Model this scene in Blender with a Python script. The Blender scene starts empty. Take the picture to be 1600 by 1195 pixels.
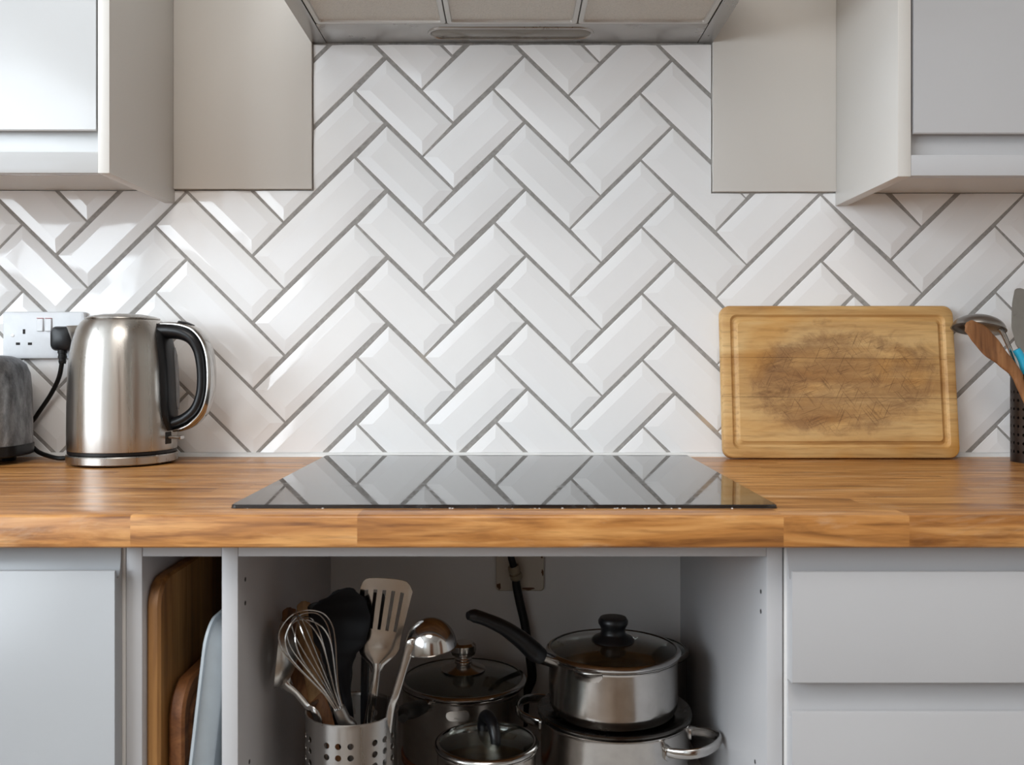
import bpy, bmesh, math, random
from math import sin, cos, pi, radians as R
from mathutils import Vector, Matrix
random.seed(7)

S = bpy.context.scene
C = S.collection

# ------------------------------------------------------------------ camera, world, lights
F = 1467.0          # focal length in pixels of the 1600 px frame
CZ = 1.071          # eye height
CD = 1.541          # distance from the tiled wall
cam = bpy.data.cameras.new('camera')
cam.sensor_width = 36.0
cam.lens = 36.0 * F / 1600.0
cam.shift_y = -37.5 / 1600.0
cam.clip_start = 0.05
cam.dof.use_dof = True
cam.dof.focus_distance = 1.45
cam.dof.aperture_fstop = 9.0
camo = bpy.data.objects.new('camera', cam)
camo.location = (0, -CD, CZ)
camo.rotation_euler = (R(90), 0, 0)
C.objects.link(camo)
S.camera = camo

world = bpy.data.worlds.new('world')
S.world = world
world.use_nodes = True
bgn = world.node_tree.nodes['Background']
bgn.inputs[0].default_value = (0.80, 0.90, 1.0, 1)
bgn.inputs[1].default_value = 2.0

S.view_settings.view_transform = 'Standard'
S.view_settings.look = 'None'
S.view_settings.gamma = 1.0
S.view_settings.use_curve_mapping = False
S.view_settings.exposure = 0.27


def area(name, loc, target, sx, sy, power, col):
    l = bpy.data.lights.new(name, 'AREA')
    l.shape = 'RECTANGLE'
    l.size = sx
    l.size_y = sy
    l.energy = power
    l.color = col
    o = bpy.data.objects.new(name, l)
    o.location = loc
    d = Vector(target) - Vector(loc)
    o.rotation_euler = d.to_track_quat('-Z', 'Y').to_euler()
    C.objects.link(o)
    return o


# daylight entering through the long window in the left wall, and an added overhead fill lamp
area('daylight_left', (-1.98, -2.10, 1.62), (-1.0, -2.05, 1.55), 2.45, 1.22, 54, (0.85, 0.935, 1.0))
area('overhead_fill', (-0.25, -1.65, 2.40), (-0.22, -1.55, 0.0), 0.9, 0.9, 15, (1.0, 0.955, 0.90))


# ------------------------------------------------------------------ helpers
def P(px, py, d):
    """photograph pixel -> point at distance d in front of the camera"""
    return Vector(((px - 800) * d / F, d - CD, CZ - (py - 560) * d / F))


def link(name, me, mat=None, parent=None, loc=None, rot=None):
    o = bpy.data.objects.new(name, me)
    if mat is not None and me is not None and hasattr(me, 'materials'):
        me.materials.append(mat)
    C.objects.link(o)
    if parent is not None:
        o.parent = parent
    if loc is not None:
        o.location = loc
    if rot is not None:
        o.rotation_euler = rot
    return o


def obj(name, bm, mat, parent=None, loc=None, rot=None, smooth=35, recalc=True):
    if recalc:
        bmesh.ops.recalc_face_normals(bm, faces=bm.faces)
    me = bpy.data.meshes.new(name)
    bm.to_mesh(me)
    bm.free()
    if smooth:
        me.polygons.foreach_set('use_smooth', [True] * len(me.polygons))
        me.set_sharp_from_angle(angle=R(smooth))
    return link(name, me, mat, parent, loc, rot)


def tag(o, label, cat, group=None):
    o['label'] = label
    o['category'] = cat
    if group:
        o['group'] = group
    return o


def thing(name, label, cat, loc=(0, 0, 0), rot=(0, 0, 0), group=None):
    o = bpy.data.objects.new(name, None)
    o.empty_display_size = 0.05
    C.objects.link(o)
    o.location = loc
    o.rotation_euler = rot
    return tag(o, label, cat, group)


def struct(o):
    o['kind'] = 'structure'
    return o


def BM():
    return bmesh.new()


def box(bm, x0, x1, y0, y1, z0, z1, bev=0.0, seg=2):
    r = bmesh.ops.create_cube(bm, size=1.0)
    vs = r['verts']
    for v in vs:
        v.co = Vector(((x0 + x1) / 2 + v.co.x * (x1 - x0), (y0 + y1) / 2 + v.co.y * (y1 - y0), (z0 + z1) / 2 + v.co.z * (z1 - z0)))
    if bev > 0:
        es = set()
        for v in vs:
            es.update(v.link_edges)
        bmesh.ops.bevel(bm, geom=list(es), offset=bev, segments=seg, profile=0.5, affect='EDGES')
    return bm


def rings(bm, rs, cap0=True, cap1=True, closed=True):
    """loft through rings (lists of points)"""
    vr = [[bm.verts.new(p) for p in r] for r in rs]
    n = len(vr[0])
    for a, b in zip(vr[:-1], vr[1:]):
        for i in range(n if closed else n - 1):
            j = (i + 1) % n
            bm.faces.new((a[i], a[j], b[j], b[i]))
    if cap0:
        bm.faces.new(list(reversed(vr[0])))
    if cap1:
        bm.faces.new(vr[-1])
    return vr


def lathe(bm, prof, n=48, c=(0, 0, 0), a0=0.0):
    """revolve (r, z) about the vertical; a radius of 0 closes the end"""
    c = Vector(c)
    prev = None
    for r, z in prof:
        if r <= 1e-6:
            cur = [bm.verts.new(c + Vector((0, 0, z)))]
        else:
            cur = [bm.verts.new(c + Vector((r * cos(a0 + 2 * pi * i / n), r * sin(a0 + 2 * pi * i / n), z))) for i in range(n)]
        if prev is not None:
            if len(prev) == 1 and len(cur) > 1:
                for i in range(n):
                    bm.faces.new((prev[0], cur[(i + 1) % n], cur[i]))
            elif len(cur) == 1 and len(prev) > 1:
                for i in range(n):
                    bm.faces.new((prev[i], prev[(i + 1) % n], cur[0]))
            elif len(cur) > 1:
                for i in range(n):
                    j = (i + 1) % n
                    bm.faces.new((prev[i], prev[j], cur[j], cur[i]))
        prev = cur
    return bm


def smoothpath(pts, sub=6):
    """Catmull-Rom through the points"""
    P_ = [Vector(p) for p in pts]
    P_ = [P_[0] * 2 - P_[1]] + P_ + [P_[-1] * 2 - P_[-2]]
    out = []
    for i in range(1, len(P_) - 2):
        a, b, c, d = P_[i - 1], P_[i], P_[i + 1], P_[i + 2]
        for k in range(sub):
            t = k / sub
            out.append(0.5 * ((2 * b) + (c - a) * t + (2 * a - 5 * b + 4 * c - d) * t * t + (3 * b - a - 3 * c + d) * t ** 3))
    out.append(P_[-2])
    return out


def tube(bm, pts, rad, n=12, up=None, flat=1.0, cap=True, rad2=None):
    """tube along pts; rad number or list; section is rad across the plane normal `up`, rad*flat along it"""
    m = len(pts)
    rl = rad if isinstance(rad, (list, tuple)) else [rad] * m
    if len(rl) != m:
        L = len(rl)
        rl = [rl[min(int(i / (m - 1) * (L - 1)), L - 2)] * (1 - ((i / (m - 1) * (L - 1)) - min(int(i / (m - 1) * (L - 1)), L - 2))) + rl[min(int(i / (m - 1) * (L - 1)), L - 2) + 1] * ((i / (m - 1) * (L - 1)) - min(int(i / (m - 1) * (L - 1)), L - 2)) for i in range(m)]
    rs = []
    ref = Vector(up) if up is not None else None
    prevn = None
    for i in range(m):
        t = (pts[min(i + 1, m - 1)] - pts[max(i - 1, 0)]).normalized()
        if ref is not None:
            b = (ref - t * ref.dot(t)).normalized()
            nrm = b.cross(t).normalized()
        else:
            if prevn is None:
                g = Vector((0, 0, 1)) if abs(t.z) < 0.9 else Vector((1, 0, 0))
                nrm = t.cross(g).normalized()
            else:
                nrm = (prevn - t * prevn.dot(t)).normalized()
            prevn = nrm
            b = t.cross(nrm).normalized()
        rs.append([pts[i] + nrm * rl[i] * cos(2 * pi * k / n) + b * rl[i] * flat * sin(2 * pi * k / n) for k in range(n)])
    rings(bm, rs, cap, cap)
    return bm


def rrect(w, h, r, n=6, cx=0.0, cy=0.0):
    """rounded rectangle, centre cx, cy, in 2-D, counter-clockwise"""
    out = []
    r = max(min(r, w / 2 - 1e-4, h / 2 - 1e-4), 1e-4)
    for qx, qy, a in ((1, 1, 0), (-1, 1, 90), (-1, -1, 180), (1, -1, 270)):
        for k in range(n + 1):
            t = R(a + 90 * k / n)
            out.append((cx + qx * (w / 2 - r) + r * cos(t), cy + qy * (h / 2 - r) + r * sin(t)))
    return out


def extrude_yz(bm, poly, x0, x1):
    rings(bm, [[(x0, y, z) for y, z in poly], [(x1, y, z) for y, z in poly]])
    return bm


def put(bm, M):
    bmesh.ops.transform(bm, matrix=M, verts=bm.verts)
    return bm


# ------------------------------------------------------------------ materials
def srgb(r, g, b):
    f = lambda c: (c / 255 / 12.92) if c / 255 <= 0.04045 else ((c / 255 + 0.055) / 1.055) ** 2.4
    return (f(r), f(g), f(b), 1)


class NT:
    def __init__(s, name):
        s.m = bpy.data.materials.new(name)
        s.m.use_nodes = True
        s.t = s.m.node_tree
        s.b = s.t.nodes['Principled BSDF']

    def n(s, typ, **kw):
        nd = s.t.nodes.new(typ)
        for k, v in kw.items():
            setattr(nd, k, v)
        return nd

    def l(s, a, b):
        s.t.links.new(a, b)

    def coords(s, scale=(1, 1, 1), rnd=True, rot=(0, 0, 0)):
        tc = s.n('ShaderNodeTexCoord')
        mp = s.n('ShaderNodeMapping')
        mp.inputs['Scale'].default_value = scale
        mp.inputs['Rotation'].default_value = rot
        s.l(tc.outputs['Object'], mp.inputs['Vector'])
        if rnd:
            oi = s.n('ShaderNodeObjectInfo')
            mu = s.n('ShaderNodeMath', operation='MULTIPLY')
            mu.inputs[1].default_value = 37.0
            s.l(oi.outputs['Random'], mu.inputs[0])
            cb = s.n('ShaderNodeCombineXYZ')
            for i in range(3):
                s.l(mu.outputs[0], cb.inputs[i])
            s.l(cb.outputs[0], mp.inputs['Location'])
        return mp.outputs[0]

    def noise(s, vec, scale, detail=4, rough=0.55, dist=0.0):
        nd = s.n('ShaderNodeTexNoise')
        nd.inputs['Scale'].default_value = scale
        nd.inputs['Detail'].default_value = detail
        nd.inputs['Roughness'].default_value = rough
        nd.inputs['Distortion'].default_value = dist
        s.l(vec, nd.inputs['Vector'])
        return nd.outputs['Fac']

    def ramp(s, fac, stops):
        r = s.n('ShaderNodeValToRGB')
        e = r.color_ramp.elements
        while len(e) < len(stops):
            e.new(0.5)
        for el, (p, c) in zip(e, stops):
            el.position = p
            el.color = c if len(c) == 4 else (*c, 1)
        s.l(fac, r.inputs['Fac'])
        return r.outputs['Color']

    def mix(s, fac, a, b, mode='MIX'):
        m = s.n('ShaderNodeMix', data_type='RGBA', blend_type=mode)
        for sock, v in ((m.inputs['Factor'], fac), (m.inputs['A'], a), (m.inputs['B'], b)):
            if hasattr(v, 'is_linked') or hasattr(v, 'links'):
                s.l(v, sock)
            else:
                sock.default_value = v
        for i in m.inputs:
            pass
        return m.outputs['Result']

    def mixc(s, fac, a, b, mode='MIX'):
        m = s.n('ShaderNodeMix', data_type='RGBA', blend_type=mode)
        socks = [m.inputs[0], m.inputs[6], m.inputs[7]]
        for sock, v in zip(socks, (fac, a, b)):
            if isinstance(v, bpy.types.NodeSocket):
                s.l(v, sock)
            else:
                sock.default_value = v
        return m.outputs[2]

    def bump(s, h, strength, dist=0.001, normal=None):
        b = s.n('ShaderNodeBump')
        b.inputs['Strength'].default_value = strength
        b.inputs['Distance'].default_value = dist
        s.l(h, b.inputs['Height'])
        if normal is not None:
            s.l(normal, b.inputs['Normal'])
        return b.outputs['Normal']

    def set(s, **kw):
        names = {'color': 'Base Color', 'rough': 'Roughness', 'metal': 'Metallic', 'ior': 'IOR', 'coat': 'Coat Weight',
                 'coatr': 'Coat Roughness', 'trans': 'Transmission Weight', 'spec': 'Specular IOR Level', 'normal': 'Normal',
                 'aniso': 'Anisotropic', 'alpha': 'Alpha'}
        for k, v in kw.items():
            sock = s.b.inputs[names[k]]
            if isinstance(v, bpy.types.NodeSocket):
                s.l(v, sock)
            else:
                sock.default_value = v
        return s.m


def plain(name, col, rough=0.5, metal=0.0, **kw):
    t = NT(name)
    v = t.coords((1, 1, 1))
    nz = t.noise(v, 60, 3)
    lo = tuple(c * 0.93 for c in col[:3]) + (1,)
    c = t.ramp(nz, [(0.3, lo), (0.7, col)])
    return t.set(color=c, rough=rough, metal=metal, **kw)


def lacquer(name, col, rough, wave=0.0, marks=True):
    t = NT(name)
    v = t.coords((1, 1, 1))
    big = t.noise(v, 3.0, 2)
    c = t.ramp(big, [(0.3, tuple(x * 0.96 for x in col[:3]) + (1,)), (0.7, col)])
    if marks:
        sp = t.noise(v, 38, 1)
        m = t.ramp(sp, [(0.80, (0, 0, 0)), (0.83, (1, 1, 1))])
        c = t.mixc(m, c, (col[0] * 0.6, col[1] * 0.57, col[2] * 0.52, 1))
    fine = t.noise(v, 420, 2)
    nrm = t.bump(fine, 0.04, 0.0004)
    if wave:
        w = t.noise(v, 7, 1)
        nrm = t.bump(w, wave, 0.004, nrm)
    return t.set(color=c, rough=rough, normal=nrm)


def tile_mat():
    t = NT('tile_glaze')
    v = t.coords((1, 1, 1))
    w = t.noise(v, 11, 2, 0.5)
    nrm = t.bump(w, 0.28, 0.0035)
    oi = t.n('ShaderNodeObjectInfo')
    c = t.ramp(oi.outputs['Random'], [(0.0, (0.885, 0.878, 0.875, 1)), (1.0, (0.920, 0.912, 0.910, 1))])
    return t.set(color=c, rough=0.075, normal=nrm, ior=1.5)


def wood(name, cols, axis='X', scale=1.0, rough=0.38, var=0.25, coat=0.0, stain=False, pore=0.5, bumpy=0.15, al=1.0, fine=1.0):
    t = NT(name)
    st = {'X': (1.6 * al, 26, 26), 'Y': (26, 1.6 * al, 26), 'Z': (26, 26, 1.6 * al)}[axis]
    st = tuple(a * scale * fine for a in st)
    v = t.coords(st)
    n1 = t.noise(v, 1.0, 6, 0.6, 0.8)
    c = t.ramp(n1, [(0.28, cols[0]), (0.47, cols[1]), (0.68, cols[2])])
    st2 = {'X': (7 * al, 190, 190), 'Y': (190, 7 * al, 190), 'Z': (190, 190, 7 * al)}[axis]
    v2 = t.coords(tuple(a * scale for a in st2))
    n2 = t.noise(v2, 1.0, 3, 0.6)
    m = t.ramp(n2, [(0.30, (0.50, 0.42, 0.34)), (0.50, (1, 1, 1))])
    c = t.mixc(pore, c, m, 'MULTIPLY')
    st3 = {'X': (0.9, 7, 7), 'Y': (7, 0.9, 7), 'Z': (7, 7, 0.9)}[axis]
    v3 = t.coords(tuple(a * scale for a in st3))
    n3 = t.noise(v3, 1.3, 3, 0.5, 1.5)
    m3 = t.ramp(n3, [(0.32, (0.62, 0.52, 0.42)), (0.50, (1, 1, 1)), (0.66, (1.0, 1.0, 1.0)), (0.80, (1.12, 1.08, 1.0))])
    c = t.mixc(0.8, c, m3, 'MULTIPLY')
    oi = t.n('ShaderNodeObjectInfo')
    vr = t.ramp(oi.outputs['Random'], [(0.0, (1 - var, 1 - var * 1.15, 1 - var * 1.3)), (1.0, (1, 1, 1))])
    c = t.mixc(1.0, c, vr, 'MULTIPLY')
    nrm = t.bump(n2, bumpy, 0.0006)
    rr = t.n('ShaderNodeMapRange')
    rr.inputs['To Min'].default_value = rough * 0.75
    rr.inputs['To Max'].default_value = rough * 1.35
    t.l(n3, rr.inputs['Value'])
    return t.set(color=c, rough=rr.outputs[0], normal=nrm, coat=coat), t


def steel(name, col=(0.62, 0.60, 0.58, 1), rough=0.22, brush=None, dirt=0.3, sc=(1, 1, 1)):
    t = NT(name)
    v = t.coords(sc)
    n = t.noise(v, 14, 5, 0.65)
    r = t.n('ShaderNodeMapRange')
    r.inputs['From Min'].default_value = 0.3
    r.inputs['From Max'].default_value = 0.7
    r.inputs['To Min'].default_value = rough * 0.75
    r.inputs['To Max'].default_value = rough * 1.5
    t.l(n, r.inputs['Value'])
    dk = tuple(c * (1 - dirt) for c in col[:3]) + (1,)
    c = t.ramp(n, [(0.30, dk), (0.60, col)])
    kw = {}
    if brush:
        sc = {'H': (3, 3, 900), 'V': (600, 600, 3), 'X': (3, 900, 900)}[brush]
        b = t.noise(t.coords(sc), 1.0, 2)
        kw['normal'] = t.bump(b, 0.25, 0.0003)
    return t.set(color=c, rough=r.outputs[0], metal=1.0, **kw)


def glass(name, col=(0.9, 0.95, 0.93, 1)):
    t = NT(name)
    v = t.coords()
    n = t.noise(v, 30, 3)
    rr = t.n('ShaderNodeMapRange')
    rr.inputs['To Min'].default_value = 0.0
    rr.inputs['To Max'].default_value = 0.06
    t.l(n, rr.inputs['Value'])
    return t.set(color=col, rough=rr.outputs[0], trans=1.0, ior=1.45)


M_tile = tile_mat()
tg = NT('grout_cement')
gv = tg.coords((1, 1, 1), rnd=False)
gn = tg.noise(gv, 160, 4)
gc = tg.ramp(gn, [(0.25, srgb(140, 137, 133)), (0.75, srgb(172, 168, 164))])
gs = tg.noise(gv, 7, 2)
gm = tg.ramp(gs, [(0.60, (0, 0, 0)), (0.68, (1, 1, 1))])
_tc = tg.n('ShaderNodeTexCoord')
_sp = tg.n('ShaderNodeSeparateXYZ')
tg.l(_tc.outputs['Object'], _sp.inputs[0])
_zm = tg.ramp(_sp.outputs['Z'], [(0.0, (1, 1, 1)), (1.0, (0, 0, 0))])
_mr = tg.n('ShaderNodeMapRange')
_mr.inputs['From Min'].default_value = 1.12
_mr.inputs['From Max'].default_value = 1.02
tg.l(_sp.outputs['Z'], _mr.inputs['Value'])
gm = tg.mixc(1.0, gm, _mr.outputs[0], 'MULTIPLY')
gc = tg.mixc(gm, gc, srgb(196, 174, 150))
M_grout = tg.set(color=gc, rough=0.9, normal=tg.bump(gn, 0.4, 0.001))
M_white = lacquer('white_lacquer_gloss', (0.55, 0.555, 0.56, 1), 0.13, 0.25, marks=False)
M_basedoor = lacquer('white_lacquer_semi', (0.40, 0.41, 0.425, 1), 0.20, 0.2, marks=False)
M_satin = lacquer('white_lacquer_satin', (0.51, 0.505, 0.515, 1), 0.33, marks=False)
M_carc = lacquer('carcase_laminate', (0.68, 0.665, 0.65, 1), 0.42, marks=False)
M_panel = lacquer('painted_board_cream', (0.70, 0.665, 0.62, 1), 0.36, 0.1, marks=False)
M_panelcab = lacquer('cabinet_side_cream', (0.69, 0.665, 0.63, 1), 0.34, marks=False)
M_plaster = lacquer('plaster', (0.74, 0.71, 0.66, 1), 0.8, marks=False)
M_ceil = lacquer('ceiling_paint', (0.78, 0.77, 0.75, 1), 0.9, marks=False)
M_seal = plain('sealant_white', (0.80, 0.80, 0.79, 1), 0.35)
M_oak, _t = wood('oak_worktop', [srgb(116, 70, 32), srgb(184, 125, 65), srgb(220, 164, 100)], 'X', 1.0, 0.30, 0.08, pore=0.85, al=1.9, fine=1.7)


def pale_wear(t):
    """pale dry patches on the oiled surface"""
    for l in t.t.links:
        if l.to_socket == t.b.inputs['Base Color']:
            base = l.from_socket
    v = t.coords((2.5, 9, 9))
    m = t.ramp(t.noise(v, 1.6, 7, 0.7, 0.8), [(0.56, (0, 0, 0)), (0.72, (0.38, 0.38, 0.38))])
    t.l(t.mixc(m, base, srgb(214, 192, 164)), t.b.inputs['Base Color'])


pale_wear(_t)
M_oakdoor, _t = wood('brown_door_wood', [srgb(80, 46, 24), srgb(120, 74, 40), srgb(146, 94, 56)], 'Z', 0.6, 0.4, 0.1)
M_floor, _t = wood('floor_boards', [srgb(92, 76, 62), srgb(124, 106, 90), srgb(150, 130, 112)], 'Y', 0.7, 0.35, 0.2)
M_boardend, _t = wood('oiled_hardwood', [srgb(118, 78, 38), srgb(168, 120, 66), srgb(190, 142, 86)], 'Z', 1.0, 0.5, 0.34)
M_boardend2, _t = wood('acacia_board', [srgb(96, 58, 32), srgb(140, 90, 52), srgb(170, 116, 70)], 'Y', 1.6, 0.5, 0.2)
M_spoonwood, _t = wood('spoon_beech', [srgb(104, 66, 38), srgb(150, 102, 62), srgb(178, 130, 86)], 'Z', 1.6, 0.55, 0.2)
M_spoonpale, _t = wood('spoon_pale', [srgb(140, 104, 66), srgb(176, 138, 92), srgb(192, 156, 110)], 'Z', 1.6, 0.55, 0.1)
M_kettle = steel('kettle_brushed_steel', (0.50, 0.475, 0.445, 1), 0.27, None, 0.10, (5, 5, 0.15))
def brushed(m):
    t = m.node_tree
    b = t.nodes['Principled BSDF']
    tn_ = t.nodes.new('ShaderNodeTangent')
    tn_.direction_type = 'RADIAL'
    tn_.axis = 'Z'
    t.links.new(tn_.outputs[0], b.inputs['Tangent'])
    b.inputs['Anisotropic'].default_value = 0.75
    b.inputs['Anisotropic Rotation'].default_value = 0.25
brushed(M_kettle)
M_holdersteel = steel('holder_brushed_steel', (0.46, 0.44, 0.42, 1), 0.30, None, 0.10, (5, 5, 0.2))
brushed(M_holdersteel)
M_steel = steel('polished_steel', (0.52, 0.50, 0.48, 1), 0.14, None, 0.25)
M_pan = steel('used_pan_steel', (0.56, 0.53, 0.50, 1), 0.17, None, 0.25)
M_dull = steel('dull_steel', (0.36, 0.34, 0.32, 1), 0.32, None, 0.2)
M_hood = steel('hood_steel', (0.46, 0.44, 0.42, 1), 0.30, 'X', 0.12)
M_alu = steel('filter_frame_aluminium', (0.62, 0.60, 0.57, 1), 0.42, None, 0.1)
M_black = plain('black_plastic', (0.006, 0.006, 0.007, 1), 0.34, spec=0.35)
M_blackm = plain('black_matt', (0.003, 0.003, 0.004, 1), 0.50, spec=0.15)
M_rubber = plain('black_rubber', (0.006, 0.006, 0.006, 1), 0.5, spec=0.3)
M_plast = plain('white_socket_plastic', (0.70, 0.72, 0.75, 1), 0.22)
M_dark = plain('dark_void', (0.02, 0.018, 0.017, 1), 0.8)
M_red = plain('red_indicator', (0.5, 0.06, 0.06, 1), 0.4)
M_gauge = plain('smoked_gauge', (0.16, 0.16, 0.165, 1), 0.15)
M_blue = plain('turquoise_plastic', (0.02, 0.40, 0.62, 1), 0.35)
M_tray = plain('grey_blue_plastic', (0.50, 0.56, 0.60, 1), 0.32)
M_plate = lacquer('cream_plate', (0.52, 0.46, 0.38, 1), 0.45)
M_holder = steel('gunmetal', (0.10, 0.085, 0.08, 1), 0.4, None, 0.2)
M_glass = glass('lid_glass')
M_copper = steel('copper_base', (0.55, 0.25, 0.15, 1), 0.3, None, 0.3)

# hob glass: black ceramic with faint smears
th = NT('hob_glass')
hv = th.coords((1, 1, 1), rnd=False)
hn = th.noise(th.coords((3, 9, 3), rnd=False), 3.0, 5, 0.6, 1.5)
hr = th.n('ShaderNodeMapRange')
hr.inputs['From Min'].default_value = 0.45
hr.inputs['From Max'].default_value = 0.75
hr.inputs['To Min'].default_value = 0.015
hr.inputs['To Max'].default_value = 0.10
th.l(hn, hr.inputs['Value'])
hc = th.ramp(hn, [(0.50, (0.008, 0.008, 0.009)), (0.62, (0.030, 0.030, 0.031)), (0.64, (0.010, 0.010, 0.011))])
M_hob = th.set(color=hc, rough=hr.outputs[0], ior=1.62)

# toaster: scuffed grey metal
tt = NT('scuffed_grey_metal')
tv = tt.coords((8, 8, 3.5), rnd=False)
tn = tt.noise(tv, 2.6, 9, 0.78, 0.15)
tc_ = tt.ramp(tn, [(0.34, (0.06, 0.06, 0.065)), (0.50, (0.21, 0.21, 0.215)), (0.68, (0.46, 0.46, 0.46))])
M_toast = tt.set(color=tc_, rough=0.42, metal=0.8, normal=tt.bump(tn, 0.2, 0.001))

# hood filter mesh
tf = NT('filter_mesh')
fv = tf.coords((1, 1, 1), rnd=False)
chk = tf.n('ShaderNodeTexVoronoi')
chk.inputs['Scale'].default_value = 420
chk.inputs['Randomness'].default_value = 0.15
tf.l(fv, chk.inputs['Vector'])
fcol = tf.ramp(chk.outputs['Distance'], [(0.15, (0.24, 0.225, 0.195)), (0.6, (0.66, 0.62, 0.56))])
M_mesh = tf.set(color=fcol, rough=0.5, metal=0.35, normal=tf.bump(chk.outputs['Distance'], 0.5, 0.001))

# worn chopping board
M_cut, tb = wood('worn_chopping_board', [srgb(178, 128, 70), srgb(216, 172, 110), srgb(230, 194, 136)], 'X', 0.9, 0.5, 0.12, pore=0.5, al=2.0)


def wear(tb):
    base = None
    for l in tb.t.links:
        if l.to_socket == tb.b.inputs['Base Color']:
            base = l.from_socket
    tc = tb.n('ShaderNodeTexCoord')
    mp = tb.n('ShaderNodeMapping')
    mp.inputs['Location'].default_value = (0, 0, 0)
    tb.l(tc.outputs['Object'], mp.inputs['Vector'])
    sep = tb.n('ShaderNodeSeparateXYZ')
    tb.l(mp.outputs[0], sep.inputs[0])

    def math(op, a, b=None):
        m = tb.n('ShaderNodeMath', operation=op)
        for i, v in enumerate((a, b)):
            if v is None:
                continue
            if isinstance(v, bpy.types.NodeSocket):
                tb.l(v, m.inputs[i])
            else:
                m.inputs[i].default_value = v
        return m.outputs[0]
    # ellipse distance about the middle of the board face (local x -0.19..0.19, z 0..0.247)
    ex = math('DIVIDE', math('ADD', sep.outputs['X'], 0.0), 0.155)
    ez = math('DIVIDE', math('ADD', sep.outputs['Z'], -0.125), 0.088)
    r2 = math('ADD', math('MULTIPLY', ex, ex), math('MULTIPLY', ez, ez))
    nz = tb.noise(mp.outputs[0], 11, 8, 0.7, 0.5)
    v = math('ADD', r2, math('MULTIPLY', math('SUBTRACT', nz, 0.5), 2.3))
    ring = tb.ramp(v, [(0.0, (0.62, 0.62, 0.62)), (0.55, (0.60, 0.60, 0.60)), (0.70, (0.75, 0.75, 0.75)), (1.0, (0.30, 0.30, 0.30))])
    mq = tb.n('ShaderNodeMapping')
    mq.inputs['Scale'].default_value = (1.0, 1, 1.9)
    tb.l(tc.outputs['Object'], mq.inputs['Vector'])
    m2 = tb.noise(mq.outputs[0], 13, 7, 0.72, 0.4)
    mm = tb.ramp(m2, [(0.36, (0.25, 0.25, 0.25)), (0.56, (1, 1, 1))])
    edge = tb.ramp(math('MULTIPLY', r2, 0.5), [(0.45, (1, 1, 1)), (0.80, (0, 0, 0))])
    mm = tb.mixc(1.0, mm, edge, 'MULTIPLY')
    fac = tb.mixc(1.0, ring, mm, 'MULTIPLY')
    c = tb.mixc(fac, base, srgb(132, 94, 60))
    d1 = tb.noise(mq.outputs[0], 8, 6, 0.7, 0.6)
    dm = tb.mixc(1.0, tb.ramp(d1, [(0.56, (0, 0, 0)), (0.68, (0.8, 0.8, 0.8))]), edge, 'MULTIPLY')
    c = tb.mixc(dm, c, srgb(104, 68, 40))
    # yellow oily patches
    yz = tb.noise(mp.outputs[0], 7.5, 2, 0.5)
    ym = tb.ramp(yz, [(0.55, (0, 0, 0)), (0.70, (0.55, 0.55, 0.55))])
    c = tb.mixc(ym, c, srgb(196, 134, 44))
    # knife scratches
    for ang, sc in ((1.15, 1.0), (-0.9, 1.0), (0.35, 1.2)):
        mp2 = tb.n('ShaderNodeMapping')
        mp1 = tb.n('ShaderNodeMapping')
        mp1.inputs['Rotation'].default_value = (0, ang, 0)
        tb.l(tc.outputs['Object'], mp1.inputs['Vector'])
        mp2.inputs['Scale'].default_value = (24 * sc, 1, 480 * sc)
        tb.l(mp1.outputs[0], mp2.inputs['Vector'])
        sn = tb.noise(mp2.outputs[0], 1.0, 1, 0.4)
        sm = tb.ramp(sn, [(0.60, (0, 0, 0)), (0.72, (0.50, 0.50, 0.50))])
        inside = tb.ramp(v, [(0.55, (1, 1, 1)), (0.95, (0, 0, 0))])
        sf = tb.mixc(1.0, sm, inside, 'MULTIPLY')
        c = tb.mixc(sf, c, srgb(92, 60, 36))
    tb.l(c, tb.b.inputs['Base Color'])


wear(tb)

# ------------------------------------------------------------------ room shell
WT = 0.910        # worktop top
YL, YR = -1.90, 2.10   # x of the left and right walls
YB = -3.60        # rear wall
wall_back = struct(obj('wall_back', box(BM(), YL - .1, YR + .1, 0.008, 0.16, 0, 2.45), M_plaster, smooth=0))
struct(obj('floor', box(BM(), YL - .1, YR + .1, YB - .1, 0.16, -0.1, 0.0), M_floor, smooth=0))
struct(obj('ceiling', box(BM(), YL - .1, YR + .1, YB - .1, 0.16, 2.45, 2.55), M_ceil, smooth=0))
struct(obj('wall_right', box(BM(), YR, YR + .1, YB, 0.008, 0, 2.45), M_plaster, smooth=0))


def wall_with_hole(along, a0, a1, h0, h1, b0, b1, c0, c1):
    bm = BM()
    for (p, q, r, s) in ((a0, b0, 0, 2.45), (b1, a1, 0, 2.45), (b0, b1, 0, c0), (b0, b1, c1, 2.45)):
        if along == 'y':
            box(bm, h0, h1, p, q, r, s)
        else:
            box(bm, p, q, h0, h1, r, s)
    return bm


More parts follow.
